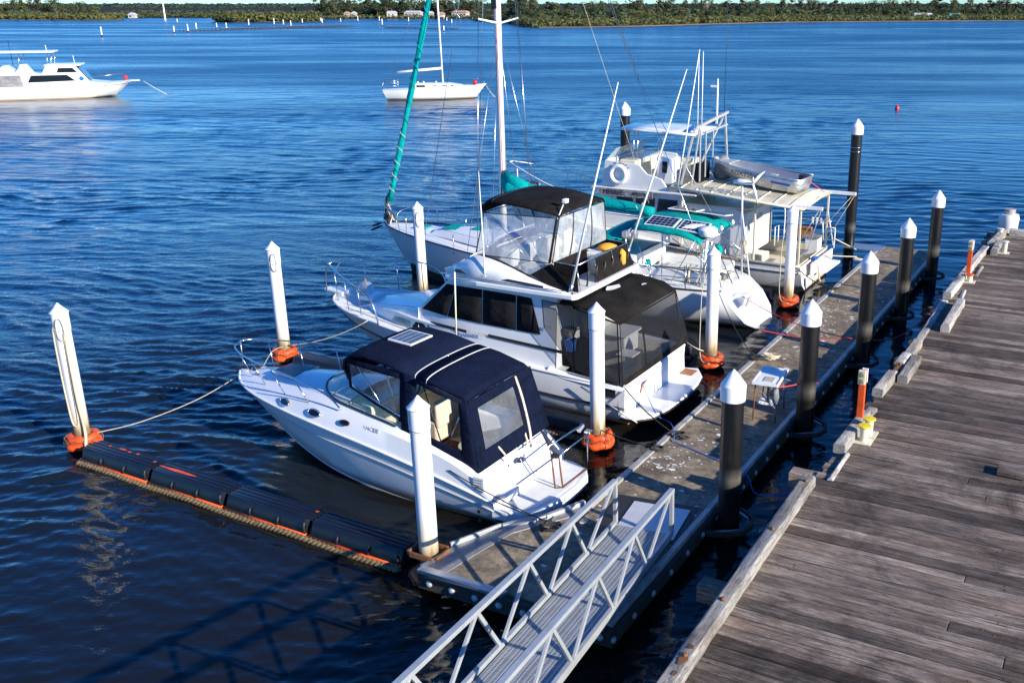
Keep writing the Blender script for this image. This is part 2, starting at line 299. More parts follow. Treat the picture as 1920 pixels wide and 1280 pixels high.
# ================================================================= water
def watermat():
    m, n, b = nodes('estuary_water')
    pos = N(n, 'ShaderNodeNewGeometry').outputs['Position']
    ln = N(n, 'ShaderNodeVectorMath', operation='DISTANCE'); n.links.new(pos, ln.inputs[0]); ln.inputs[1].default_value = (4, 14, 0)
    def mp(scale, rot):
        x = N(n, 'ShaderNodeMapping'); x.inputs['Scale'].default_value = scale; x.inputs['Rotation'].default_value = (0, 0, R(rot)); n.links.new(pos, x.inputs[0]); return x.outputs[0]
    big = noise(n, mp((.012, .05, 1), -6), 1., 5, .6, .4)             # wind lanes
    patch = noise(n, mp((.03, .09, 1), 8), 1., 4, .6)
    w0 = noise(n, mp((.22, .62, 1), -14), 1., 3, .5, .5)
    w1 = noise(n, mp((.75, 2.3, 1), -9), 1., 4, .55, .6)
    w2 = noise(n, mp((1.3, 3.1, 1), 24), 1., 4, .6, .5)
    w3 = noise(n, mp((5., 11., 1), -4), 1., 3, .6, .4)
    sp = N(n, 'ShaderNodeSeparateXYZ'); fr = N(n, 'ShaderNodeMapping'); fr.vector_type = 'TEXTURE'; fr.inputs['Location'].default_value = O; fr.inputs['Rotation'].default_value = (0, 0, TH)
    n.links.new(pos, fr.inputs[0]); n.links.new(fr.outputs[0], sp.inputs[0])
    lee = ramp(n, math_(n, 'DIVIDE', sp.outputs[1], 16.), [(.30, .28), (.95, 1.)])   # sheltered inside the berths
    amp = math_(n, 'MULTIPLY', lee, math_(n, 'ADD', .45, math_(n, 'MULTIPLY', ramp(n, big, [(.35, 0.), (.65, 1.)]), .75)))
    amp = math_(n, 'MULTIPLY', amp, math_(n, 'ADD', .75, math_(n, 'MULTIPLY', patch, .6)))
    far_ = math_(n, 'MINIMUM', math_(n, 'DIVIDE', ln.outputs['Value'], 110.), 1.); w00 = noise(n, mp((.09, .26, 1), -10), 1., 3, .6, .6)
    h = math_(n, 'MULTIPLY', w00, math_(n, 'MULTIPLY', far_, .5)); h = math_(n, 'ADD', h, math_(n, 'MULTIPLY', w0, math_(n, 'MULTIPLY', far_, .12)))
    h = math_(n, 'ADD', h, math_(n, 'MULTIPLY', w2, .034)); h = math_(n, 'ADD', h, math_(n, 'MULTIPLY', w3, .013))
    bp = bump(n, b, math_(n, 'MULTIPLY', h, amp), 1., 1.)
    dep = noise(n, mp((.05, .05, 1), 0), 1., 3)
    b.inputs['Base Color'].default_value = (.012, .011, .012, 1)
    deep = ramp(n, math_(n, 'DIVIDE', math_(n, 'ADD', ln.outputs['Value'], math_(n, 'MULTIPLY', dep, 14)), 120.), [(.12, (.010, .009, .006)), (.35, (.002, .014, .032)), (.9, (.002, .040, .095))])   # tannin brown by the jetty; channel blue, with reflected sky painted in
    n.links.new(deep, b.inputs['Base Color'])
    chop = ramp(n, math_(n, 'DIVIDE', ln.outputs['Value'], 160.), [(.18, .02), (.42, .14), (.75, .3)])       # unresolved chop of the open estuary
    n.links.new(math_(n, 'MULTIPLY', chop, math_(n, 'ADD', .62, math_(n, 'MULTIPLY', ramp(n, big, [(.38, 0.), (.6, 1.)]), .5))), b.inputs['Roughness']); b.inputs['IOR'].default_value = 1.34; b.inputs['Specular IOR Level'].default_value = .5
    return m
M['water'] = watermat()
import numpy as np
def build_water():
    # real waves: a fan of quads round the camera side of the berths, fine near and coarser far off, then calm flat rings to the horizon
    rg = np.random.RandomState(11); NA, NR = 960, 920; r0, r1 = 5.5, 150.
    th = np.radians(np.linspace(-46, 36, NA)); rr = r0 * (r1 / r0) ** np.linspace(0, 1, NR); R_, T_ = np.meshgrid(rr, th, indexing='ij')
    x = R_ * np.sin(T_); y = R_ * np.cos(T_); z = np.zeros_like(x); sp = R_ * math.log(r1 / r0) / NR
    tx, ty = x - O.x, y - O.y; s_ = -tx * math.sin(TH) + ty * math.cos(TH); t_ = tx * math.cos(TH) + ty * math.sin(TH)
    lee = np.clip((s_ - 3.) / 11., 0, 1) * .75 + .25; lee = np.where((t_ > 24) | (s_ < -3.), np.maximum(lee, .6), lee); lee = np.where(t_ < -4, np.maximum(lee, .55), lee)
    def lf(k, n=7):
        o = np.zeros_like(x)
        for i in range(n): a = rg.uniform(0, 6.28); q = k * rg.uniform(.5, 1.6); o += np.sin(q * (x * math.cos(a) + y * math.sin(a)) + rg.uniform(0, 6.28))
        return o / math.sqrt(n / 2)
    gust = 1 + .28 * lf(.16) + .2 * lf(.6); gust = np.clip(gust, .35, 1.8); wx, wy = x + .35 * lf(.5), y + .35 * lf(.45)
    for i in range(84):
        lam = .17 * (2.4 / .17) ** (i / 83) * rg.uniform(.92, 1.08); k = 6.2832 / lam; a = math.radians(rg.normal(8, 19 if lam < 1.2 else 12)); 
        st = .030 * (1.5 if .2 < lam < .6 else (.62 if lam < 1.4 else .36)); amp = st / k; fade = np.clip((lam / (sp * 2.) - 1.), 0, 1)
        z += amp * fade * np.sin(k * (wx * math.sin(a) + wy * math.cos(a)) + rg.uniform(0, 6.28)) * (gust if lam < 1.5 else 1)
    z = z + 6. * np.maximum(z, 0) ** 2; edge = np.minimum(1, np.minimum((T_ - th[0]), (th[-1] - T_)) / .04) * np.clip((r1 - R_) / 40, 0, 1); z = z * lee * edge
    v = np.stack([x, y, z], -1).reshape(-1, 3); i0 = (np.arange(NR - 1)[:, None] * NA + np.arange(NA - 1)[None, :]).ravel(); f = np.stack([i0, i0 + NA, i0 + NA + 1, i0 + 1], -1)
    # flat remainder: rest of the near circle and the far rings
    ev, ef = [], []; ta = np.linspace(th[-1], th[0] + 2 * math.pi, 60); rad = [0.5, r0, 40, r1]; base = len(v)
    for q in rad:
        for a in ta: ev.append((q * math.sin(a), q * math.cos(a), 0))
    for p in range(3):
        for q in range(59): b = base + p * 60 + q; ef.append((b, b + 60, b + 61, b + 1))
    base2 = base + len(ev); tb = np.linspace(0, 2 * math.pi, 181)[:-1]; R2 = [r1 - .0, 420, 900, 2000, 4800]
    for q in R2:
        for a in tb: ev.append((q * math.sin(a), q * math.cos(a), 0))
    for p in range(4):
        for q in range(180): b = base2 + p * 180; ef.append((b + q, b + 180 + q, b + 180 + (q + 1) % 180, b + (q + 1) % 180))
    tc = np.linspace(th[0], th[-1], 40); base3 = base + len(ev); ev.append((0, 0, 0))
    for a in tc: ev.append((r0 * math.sin(a), r0 * math.cos(a), 0))
    V_ = np.concatenate([v, np.array(ev)]).astype(np.float32); F_ = np.concatenate([f, np.array(ef)]).astype(np.int32); tri = np.array([(base3, base3 + 1 + q, base3 + 2 + q) for q in range(39)], np.int32)
    me = bpy.data.meshes.new('water'); me.vertices.add(len(V_)); me.vertices.foreach_set('co', V_.ravel()); nf = len(F_); nl = nf * 4 + len(tri) * 3
    me.loops.add(nl); me.loops.foreach_set('vertex_index', np.concatenate([F_.ravel(), tri.ravel()])); me.polygons.add(nf + len(tri))
    me.polygons.foreach_set('loop_start', np.concatenate([np.arange(nf) * 4, nf * 4 + np.arange(len(tri)) * 3]).astype(np.int32)); me.polygons.foreach_set('use_smooth', np.ones(nf + len(tri), bool))
    me.materials.append(M['water']); me.update(calc_edges=True); me.validate(); o = bpy.data.objects.new('water', me); COL.objects.link(o); o['kind'] = 'structure'
    print('water normal z', me.polygons[1000].normal.z, me.polygons[nf - 5].normal.z)
build_water()
# ================================================================= far land
def land(name, front, back, h0, h1, m, seed=1):
    g = G(); k = 10; rings = []
    for i in range(k + 1):
        u = i / k; row = []
        for j in range(len(front)):
            a, c = Vector((*front[j], 0)), Vector((*back[j], 0)); p = a.lerp(c, u); z = -.3 if i == 0 else h0 + (h1 - h0) * (u ** .7) + random.uniform(-.1, .1); row.append(Vector((p.x, p.y, z)))
        rings.append(row)
    g.loft(rings); return build(name, g, m, kind='structure', smooth=180)
def pushed(front, d, spread=0):
    out = []
    for x, y in front: l = math.hypot(x, y); out.append((x * (l + d) / l, y * (l + d) / l))
    return out
RS = [(-98, 635), (-82, 562), (-56, 491), (-44, 436), (-36, 413), (-17, 418), (5, 436), (43, 485), (81, 524), (117, 539), (163, 554), (218, 570), (290, 585), (360, 596)]
HS = [(-205, 640), (-190, 635), (-176, 635), (-159, 645), (-133, 645), (-106, 645), (-90, 640)]
LS = [(-640, 600), (-468, 612), (-368, 603), (-338, 594), (-295, 577), (-294, 600)]
FS = [(-420, 675), (-349, 679), (-307, 679), (-265, 679), (-202, 679), (-150, 680)]
IS = [(-214, 544), (-210, 534), (-200, 527), (-183, 537), (-165, 552)]
land('right_shore', RS, pushed(RS, 420), .35, 6.5, M['scrub']); land('village_shore', HS, pushed(HS, 300), .35, 6.5, M['scrub'])
land('left_shore', LS, pushed(LS, 300), .3, 6., M['scrub']); land('far_bank', FS, pushed(FS, 260), .3, 5., M['scrub'])
land('mangrove_island_bank', IS, pushed(IS, 26), .25, .4, M['earth'])
for nm, P_ in (('mud_bank', RS), ('mud_bank', LS)):
    g = G(); g.loft([[V(x * k, y * k, z) for x, y in P_] for k, z in ((.998, -.3), (1., .25), (1.005, .42))]); build(nm, g, M['earth'], kind='structure')
hf = [(-1500, 1500), (-900, 1500), (-500, 1550), (0, 1600), (500, 1600), (1100, 1500)]
land('far_hill', hf, pushed(hf, 700), 1., 6., M['far'])
# leaf clumps -------------------------------------------------------------
def leafball(g, c, r, n, leaf, flat=1., rnd=random):
    for _ in range(n):
        d = Vector((rnd.gauss(0, 1), rnd.gauss(0, 1), rnd.gauss(0, 1))).normalized(); rr = rnd.uniform(.55, 1.) ** .5
        p = Vector(c) + Vector((d.x * r * rr, d.y * r * rr, d.z * r * rr * flat)); nn = (d + Vector((rnd.uniform(-.6, .6), rnd.uniform(-.6, .6), rnd.uniform(-.2, .8)))).normalized()
        u = nn.cross(Vector((0, 0, 1)) if abs(nn.z) < .9 else Vector((1, 0, 0))).normalized(); v = nn.cross(u); s_ = leaf * rnd.uniform(.6, 1.3)
        g.add([p - u * s_ - v * s_ * .6, p + u * s_ * .7 - v * s_ * .5, p + u * s_ * .9 + v * s_ * .5, p - u * s_ * .5 + v * s_ * .7], [(0, 1, 2, 3)])
def tree_meshes(seed, kind):
    rd = random.Random(seed); cr = G(); tr = G()
    if kind == 'gum':
        H = 1.; tr.tube([(0, 0, -.02), (.01, .02, .25), (-.02, .01, .5), (.02, 0, .75)], [.028, .022, .016, .008], 6)
        for i in range(11):
            a = rd.uniform(0, 6.28); r = rd.uniform(.08, .32); z = rd.uniform(.42, .92); p = Vector((math.cos(a) * r, math.sin(a) * r, z))
            tr.tube([(0, 0, z * .55), tuple(p * .6 + Vector((0, 0, z * .25))), tuple(p)], [.012, .008, .004], 4); leafball(cr, p, rd.uniform(.1, .19), 70, .028, .75, rd)
    elif kind == 'casuarina':
        tr.tube([(0, 0, -.02), (.01, 0, .5), (0, 0, .95)], [.022, .014, .004], 6)
        for i in range(16):
            z = .15 + i / 16 * .8; r = .2 * (1 - (z - .1) ** 1.8) + .03; a = rd.uniform(0, 6.28); leafball(cr, (math.cos(a) * r * .5, math.sin(a) * r * .5, z), r * .8, 48, .026, 1.1, rd)
    else:
        tr.tube([(0, 0, -.02), (.02, .02, .35), (0, 0, .7)], [.03, .02, .01], 6)
        for i in range(13):
            a = rd.uniform(0, 6.28); r = rd.uniform(0, .3); z = rd.uniform(.25, .82) - r * .3; leafball(cr, (math.cos(a) * r, math.sin(a) * r, z), rd.uniform(.13, .22), 62, .03, .85, rd)
    return mesh('crown', cr, M['gum']), mesh('trunk', tr, M['bark'], 180)
TM = {k: [tree_meshes(i * 7 + j, k) for j in range(3)] for i, k in enumerate(('gum', 'casuarina', 'round'))}
def plant_tree(x, y, h, kind, label, group, fm='gum', z=.6, w=1.):
    cm, tm = random.choice(TM[kind]); t = thing({'gum': 'gum_tree', 'casuarina': 'casuarina_tree', 'round': 'bushy_tree'}[kind], label, 'tree', (x, y, z), random.uniform(0, 6.28), group)
    t.scale = (h * w, h * w, h)
    for nm, me in (('crown', cm), ('trunk', tm)):
        o = bpy.data.objects.new(nm, me); COL.objects.link(o); o.parent = t
        if nm == 'crown' and fm != 'gum': o.material_slots[0].link = 'OBJECT'; o.material_slots[0].material = M[fm]
def along(poly, n, jit, d0, d1):
    L = [0]
    for a, b in zip(poly, poly[1:]): L.append(L[-1] + math.hypot(b[0] - a[0], b[1] - a[1]))
    for i in range(n):
        s_ = (i + random.uniform(.1, .9)) / n * L[-1]; k = max(j for j in range(len(L) - 1) if L[j] <= s_); u = (s_ - L[k]) / (L[k + 1] - L[k])
        x = poly[k][0] + (poly[k + 1][0] - poly[k][0]) * u; y = poly[k][1] + (poly[k + 1][1] - poly[k][1]) * u; l = math.hypot(x, y); d = random.uniform(d0, d1)
        yield x * (l + d) / l + random.uniform(-jit, jit), y * (l + d) / l
for x, y in along(RS[2:], 105, 2, 62, 110):
    k = random.choice(('gum', 'round', 'casuarina', 'gum')); plant_tree(x, y, random.uniform(8.2, 12.2), k, 'grey green tree in the wood behind the mangroves on the far right shore', 'trees of the wood on the far right shore', random.choice(('gum', 'dgum', 'gum')), z=.9, w=1.15)
for x, y in along(RS[2:], 80, 2, 38, 62):
    plant_tree(x, y, random.uniform(5.2, 7.6), random.choice(('round', 'casuarina')), 'lower bushy tree at the front of the wood on the far right shore', 'lower trees fronting the wood on the right shore', random.choice(('gum', 'dgum', 'mang')), z=.7, w=1.3)
for x, y in along(HS[1:], 46, 2, 22, 70):
    plant_tree(x, y, random.uniform(8.5, 13.5), random.choice(('gum', 'gum', 'round')), 'tall gum tree behind the white houses of the far village', 'trees behind the village houses', random.choice(('gum', 'dgum')), z=1, w=1.15)
for x, y in along(LS[1:-1], 50, 2, 30, 75):
    plant_tree(x, y, random.uniform(9, 11.5) - max(0, (x + 345) / 11), random.choice(('gum', 'round', 'casuarina')), 'brownish green tree behind the mangroves of the far left point', 'trees on the far left point', random.choice(('gum', 'mang', 'gum')), z=.6, w=1.2)
def belt(name, poly, n, d0, d1, h0, h1, m, label, cat, leaf=.55, nl=36, base=.2):
    g = G()
    for x, y in along(poly, n, 1.5, d0, d1):
        r = random.uniform(h0, h1); leafball(g, (x, y, base + r * .5), r * .9, nl, leaf * random.uniform(.7, 1.2), .62)
    o = build(name, g, m, kind='stuff', label=label, cat=cat, fixn=False); return o
belt('mangrove_belt', RS[1:], 760, 2, 40, 2.2, 3.6, M['mang'], 'pale olive mangrove belt along the far right shoreline', 'mangroves')
belt('mangrove_belt', RS[2:], 300, 34, 60, 2.8, 4., M['mang'], 'taller mangrove thicket behind the right shoreline belt', 'mangroves', .7)
belt('mangrove_belt', LS[1:], 320, 1, 26, 2.6, 4.4, M['mang'], 'olive mangrove belt along the far left point', 'mangroves', .6)
belt('mangrove_belt', LS[1:4], 150, 28, 50, 4., 5.5, M['gum'], 'grey green thicket behind the mangroves of the left point', 'thicket', .8)
belt('mangrove_belt', FS, 170, 1, 24, 2.4, 3.8, M['mang'], 'low mangrove strip below the far hill', 'mangroves', .7, 30)
belt('mangrove_island', IS, 230, 1, 22, 3.8, 5.2, M['mang'], 'dense bright olive mangrove island in mid estuary', 'mangroves', .55, 46)
belt('shore_shrubs', HS, 90, 2, 12, 1.4, 2.4, M['mang'], 'low shrubs along the village waterfront', 'shrubs', .5, 30)
belt('village_thicket', HS[1:], 120, 30, 70, 5, 7.5, M['dgum'], 'dark thicket filling the gaps behind the village trees', 'thicket', .9)
belt('right_thicket', RS[2:], 520, 52, 115, 5.4, 7.4, M['dgum'], 'dark undergrowth inside the wood on the right shore', 'thicket', .95, 46)
g = G()
for i in range(3600):
    x = random.uniform(-1500, 1100); y = random.uniform(1500, 2050); r = random.uniform(3, 5.5); z = 1 + 5 * ((y - 1500) / 600) ** .7
    leafball(g, (x, y, z + r * .1 - .5), r, 12, 2., .6)
build('hillside_forest', g, M['far'], kind='stuff', label='hazy blue green forest covering the far hill', cat='forest', fixn=False)
g = G()
for x, y in along([(-520, 700), (-202, 700)], 300, 3, 40, 260): leafball(g, (x, y, 2.2), 2.6, 24, .9, .8)
build('far_bank_forest', g, M['far'], kind='stuff', label='dark low forest between the far bank and the hill', cat='forest', fixn=False)
# houses ------------------------------------------------------------------
M['hw'] = mat('house_wall', (.42, .40, .36), .7); M['roofw'] = mat('white_roof', (.52, .53, .55), .5); M['rooft'] = mat('terracotta_roof', (.5, .26, .17), .7); M['roofg'] = mat('green_roof', (.1, .3, .25), .6)
def house(x, y, w, d, h, roof, label, rz=0.):
    t = thing('house', label, 'house', (x, y, .8), rz); t.scale = (.8, .8, .72); g = G().box((0, 0, h / 2), (w, d, h)); build('wall', g, M['hw'], t)
    g = G(); e = .5; H = h + 1.7
    g.add([(-w / 2 - e, -d / 2 - e, h), (w / 2 + e, -d / 2 - e, h), (w / 2 + e, d / 2 + e, h), (-w / 2 - e, d / 2 + e, h), (-w / 2 + 1, 0, H), (w / 2 - 1, 0, H)], [(0, 1, 5, 4), (2, 3, 4, 5), (0, 4, 3), (1, 2, 5), (3, 2, 1, 0)]); build('roof', g, roof, t)
    for k in range(int(w / 3)):
        g = G().box((-w / 2 + 1.6 + k * 3, -d / 2 - .03, h * .55), (1.2, .06, 1.1)); build('window', g, M['glass'], t)
house(-172.5, 651, 3.5, 6, 3, M['roofw'], 'small white hut at the left end of the far village')
house(-150, 656, 8, 7, 3.4, M['roofw'], 'white gabled house left of the big shed in the far village', .3)
house(-137, 660, 13, 8, 3.6, M['roofw'], 'long white roofed house in the middle of the far village', -.1)
house(-125.5, 655, 5.5, 6, 3.2, M['roofw'], 'narrow white house beside the teal furled sail', .1)
house(-118, 652, 5, 6, 2.6, M['rooft'], 'small pinkish shed near the anchored yacht mast')
house(-107, 660, 12, 8, 3.8, M['rooft'], 'house with terracotta roof at the right end of the far village', -.2)
house(-176, 648, 4, 5, 3., M['rooft'], 'tiny red roofed boathouse peeping out behind the mangrove island')
house(-293, 612, 4.5, 5, 2.6, M['roofw'], 'small white boat shed at the tip of the far left point')
house(168, 592, 14, 7, 2.6, M['roofw'], 'low white building half hidden in the right shore trees'); house(186, 592, 9, 7, 2.4, M['roofg'], 'low green roofed building in the right shore trees')
# marker posts and oyster racks --------------------------------------------
posts = [(-154, 301), (-149, 338), (-160, 401), (-150, 385), (-157, 427), (-153, 446), (-149, 446), (-138, 422), (-155, 491), (-142, 479), (-158, 531), (-144, 517), (-139, 531), (-128, 531), (-104, 436), (-110, 517), (-118, 596), (-108, 605), (-96, 546), (-82, 479), (-64, 357), (-220, 504), (-147, 344), (-155, 370)]
gm = G().rev([(.19, -1), (.19, 1.9), (.15, 2.05), (.02, 2.1)], n=10); gb = G().rev([(.2, -.6), (.2, .45)], n=10); mm, mb = mesh('shaft', gm, M['whitep'], 40), mesh('dark_foot', gb, M['antifoul'], 40)
near = ['farthest left of the pale marker posts, above the moored cruiser', 'slim pale marker post right of the lone left one']
for i, (x, y) in enumerate(posts):
    t = thing('marker_post', near[0] if i == 0 else 'white topped marker post standing in the far channel by the oyster leases', 'marker post', (x, y, 0), 0, None if i == 0 else 'white marker posts in the far channel'); t.scale = (1, 1, random.uniform(.9, 1.5) if i else 1.4)
    for nm, me in (('shaft', mm), ('dark_foot', mb)): o = bpy.data.objects.new(nm, me); COL.objects.link(o); o.parent = t
t = thing('channel_pole', 'tall pale pole above the trees of the left point', 'pole', (-262, 585, 0)); build('shaft', G().tube([(0, 0, 0), (0, 0, 15)], [.5, .25], 8), M['whitep'], t)
def rack(a, b, rows, label):
    g = G(); a, b = Vector((*a, 0)), Vector((*b, 0)); n = int((b - a).length / 1.6); w = Vector((0, 3.2, 0))
    for r_ in range(rows):
        for i in range(n):
            p = a.lerp(b, i / n) + w * r_ + Vector((random.uniform(-.2, .2), random.uniform(-.2, .2), 0)); g.box(p + Vector((0, 0, .2)), (.12, .12, random.uniform(.5, 1.1)))
        g.beam(a + w * r_ + V(0, 0, .18), b + w * r_ + V(0, 0, .18), .08, .06)
    build('oyster_rack', g, M['waler'], kind='stuff', label=label, cat='oyster racks')
rack((-157, 357), (-113, 420), 4, 'long dark rows of oyster rack stakes left of the furled sail'); rack((-96, 405), (-64, 385), 3, 'short dark oyster rack rows right of the furled sail'); rack((-150, 386), (-120, 436), 3, 'farther oyster rack rows near the mangrove island')
# ================================================================= piles
def pile(name, label, t, s, h, r, kind, group):
    o = thing(name, label, 'pile', W(t, s), TH, group); sm, cm = (M['pilew'], M['pilew']) if kind == 'w' else (M['pileb'], M['cap'])
    if kind == 'w':
        build('shaft', G().rev([(r, -3), (r, h - .62)], n=28), sm, o, 40)
        build('cap', G().rev([(r + .012, h - .62), (r + .012, h - .60), (r + .014, h - .23), (r + .03, h - .21), (r * .5, h - .09), (.012, h)], n=28), M['cap'], o, 25)
    else:
        build('shaft', G().rev([(r, -3), (r, h - .5)], n=28), sm, o, 40)
        build('cap', G().rev([(r + .025, h - .58), (r + .03, h - .30), (r + .03, h - .29), (r * .55, h - .12), (.012, h)], n=28), M['cap'], o, 25)
    return o
WP = {'a': (-3.04, 12.0), 'b': (3.34, 12.25), 'c': (-3.76, 1.68), 'd': (2.29, 1.6), 'e': (8.27, 1.28), 'f': (14.76, 1.17), 'g': (9.66, 12.3)}
wl = {'a': 'leftmost white mooring pile with a a long rope loop, ending the black float boom', 'b': 'white pile with rust stained foot beyond the bow of the navy canopied cruiser',
      'c': 'large white pile nearest the camera, in front of the navy canopied cruiser', 'd': 'white pile in front of the flybridge cruiser stern', 'e': 'white pile in front of the sailing yacht stern',
      'f': 'white pile in front of the grey roofed work boat stern', 'g': 'white pile between the flybridge cruiser and the sailing yacht bow'}
for k, (t, s) in WP.items(): pile('white_pile', wl[k], t, s, 3.45, .168, 'w', 'white mooring piles of the berths')
for k, (t, s) in enumerate([(-.07, -2.5), (4.85, -2.46), (9.91, -2.53), (14.63, -2.56), (19.89, -2.51)]):
    pile('black_pile', ['nearest of the black piles along the dock, white capped', 'black white capped pile beside the fish cleaning table', 'third black pile from the camera along the dock edge', 'fourth black pile from the camera along the dock edge', 'farthest black pile of the row beside the timber wharf'][k], t, s, 3.38, .207, 'b', 'black piles guiding the floating dock')
pile('black_pile', 'tallest black pile with two silver bands at the far end of the dock', 22.3, 1.15, 5.42, .21, 'b', 'tall black end piles'); pile('black_pile', 'tall black pile behind the work boat hard top', 24.29, 12.12, 5.42, .21, 'b', 'tall black end piles')
o = thing('silver_bands', 'two thin silver bands around the tallest black pile', 'pipe bands', W(22.3, 1.15)); [build('band', G().tube([(.216 * math.cos(a / 12 * math.pi), .216 * math.sin(a / 12 * math.pi), z) for a in range(24)], .012, 5, True), M['steel'], o, 180) for z in (4.35, 4.2)]
# thin wires round the white pile heads
for k in 'abcdefg':
    t, s = WP[k]; o = thing('pile_wire', 'dark wire hoop tied round the head of the ' + {'a': 'leftmost white pile', 'b': 'white pile past the navy cruiser bow', 'c': 'nearest white pile', 'd': 'white pile at the flybridge cruiser stern', 'e': 'white pile at the yacht stern', 'f': 'white pile at the work boat stern', 'g': 'white pile at the yacht bow'}[k], 'wire hoop', W(t, s, 2.85), TH, 'wire hoops on the white piles')
    build('hoop', G().tube([(.178 * math.cos(a / 10 * math.pi), .178 * math.sin(a / 10 * math.pi), random.uniform(-.006, .006)) for a in range(20)], .008, 5, True), M['dark rope'], o)
    if k in 'abg':
        build('loop', G().tube(cat([(-.17, -.06, 0), (-.19, -.1, .18), (-.17, -.15, .3), (-.12, -.2, .25), (-.1, -.22, 0), (-.13, -.18, -.2), (-.17, -.1, -.15)], 5, True), .011, 6, True), M['rope'], o)
# orange ring floats around the white piles
def ringf(t, s, lab, z=.18):
    o = thing('ring_float', lab, 'ring float', W(t, s), TH + random.uniform(0, 3), 'orange ring floats around the white piles')
    for zz, rr in ((z - .04, .30), (z + .12, .255)):
        g = G(); P = [(rr * math.cos(a * math.pi / 16) * (1 + .05 * math.sin(a * 1.3)), rr * math.sin(a * math.pi / 16) * (1 + .05 * math.cos(a * 1.7)), zz + .015 * math.sin(a)) for a in range(32)]; g.tube(P, .088, 10, True); build('ring', g, M['orange'], o, 180)
    for q in range(4):
        a = q * 1.57; g = G(); c = Vector((.29 * math.cos(a), .29 * math.sin(a), z + .04)); rd = Vector((math.cos(a), math.sin(a), 0))
        g.tube([c + rd * .11 * math.cos(b) + V(0, 0, .175 * math.sin(b)) for b in [i * .7 for i in range(9)]], .008, 5, True); build('lashing', g, M['roped'], o)
    g = G(); g.tube([(.37 * math.cos(a / 14 * 6.28), .37 * math.sin(a / 14 * 6.28), z + .1 + .05 * math.sin(a * 2.2)) for a in range(14)], .01, 6, True); build('grab_rope', g, M['roped'], o)
for k, lb in (('a', 'orange ring float at the foot of the leftmost white pile'), ('b', 'orange ring float at the foot of the white pile past the navy cruiser bow'), ('d', 'orange ring float on the white pile at the flybridge cruiser stern'), ('e', 'orange ring float on the white pile at the yacht stern'), ('f', 'orange ring float on the white pile at the work boat stern'), ('g', 'orange ring float on the white pile at the yacht bow')): ringf(*WP[k], lb)
ringf(*WP['c'], 'red orange ring float half sunk below the dock corner at the nearest white pile', -.05)
# ropes on the piles
def rope(pts, r, m, label, cat='rope', n=6, group=None):
    c = Vector(pts[0]); g = G().tube([Vector(p) - c for p in pts], r, n); return build('mooring_rope', g, m, None, 180, loc=c, label=label, cat=cat, group=group)
a = WP['a']; P0 = W(*a)
def pl(t, s, z): return W(t, s, z)
rope(cat([pl(a[0] - .06, a[1] - .17, 2.75), pl(a[0] - .16, a[1] + .02, 2.95), pl(a[0] - .17, a[1] + .08, 2.6), pl(a[0] - .18, a[1] + .06, 1.6), pl(a[0] - .18, a[1] + .02, .8), pl(a[0] - .17, a[1] - .06, .62), pl(a[0] - .13, a[1] - .14, .75), pl(a[0] - .12, a[1] - .15, 1.6), pl(a[0] - .1, a[1] - .17, 2.8)], 5), .02, M['rope'], 'long pale rope loop hanging down the leftmost white pile')
rope(cat([pl(a[0] - .08, a[1] - .19, 2.8), pl(a[0] - .1, a[1] - .2, 2.2), pl(a[0] - .12, a[1] - .24, 1.2), pl(a[0] - .1, a[1] - .26, .5), pl(a[0] - .25, a[1] - .4, .15)], 5), .035, M['rope'], 'thick pale double rope beside the loop on the leftmost pile')
def hangrope(k, lab): t, s = WP[k]; rope(cat([pl(t - .1, s + .14, 2.8), pl(t - .18, s + .24, 2.2), pl(t - .2, s + .26, 1.2), pl(t - .22, s + .25, .55), pl(t - .4, s + .1, .3), pl(t - .44, s - .15, .26)], 5), .014, M['rope'], lab)
hangrope('e', 'thin pale rope hanging down the white pile at the yacht stern'); hangrope('f', 'thin pale rope hanging down the white pile at the work boat stern')
# ================================================================= floating dock (dock frame: x=t, y=s)
dk = thing('floating_dock', 'long brown stained concrete floating dock between the boats and the timber wharf', 'dock', W(0, 0), TH)
ts0 = [-4.2, -1.7, .9, 3.2, 5.9, 8.4, 11.2, 14.1, 16.9, 19.6, 22.8]
for a, b in zip(ts0, ts0[1:]):
    y1 = -.12; build('deck_slab', G().box(((a + b) / 2, (y1 - 2.06) / 2, .42), (b - a - .03, y1 + 2.06, .14)), M['conc'], dk, bevel=.012)
g = G().box((9.3, -1.07, .05), (26.9, 1.95, .6)); build('pontoon_float', g, M['waler'], dk)
for a, b in zip([-1.2, 3.4, 8.2, 13.1, 17.9], [3.37, 8.17, 13.07, 17.87, 21.8]): build('edge_rail', G().box(((a + b) / 2, -.05, .47), (b - a, .13, .13)), M['galv'], dk, bevel=.01)
for a, b in zip([-4.2, 1.2, 6.8, 12.4, 18.], [1.17, 6.77, 12.37, 17.97, 22.9]):
    build('edge_rail', G().box(((a + b) / 2, -2.12, .47), (b - a, .11, .11)), M['galv'], dk, bevel=.01); build('timber_waler', G().box(((a + b) / 2, -2.2, .3), (b - a, .1, .26)), M['waler'], dk, bevel=.01)
bolt = mesh('through_bolt', G().rev([(.055, -.02), (.055, .015), (.03, .03), (.0, .032)], n=10, rot=Matrix.Rotation(R(90), 3, 'X')), M['alip'], 180)
for i in range(38):
    o = bpy.data.objects.new('through_bolt', bolt); COL.objects.link(o); o.parent = dk; o.location = (-4.3 + i * .71, -2.26, .3)
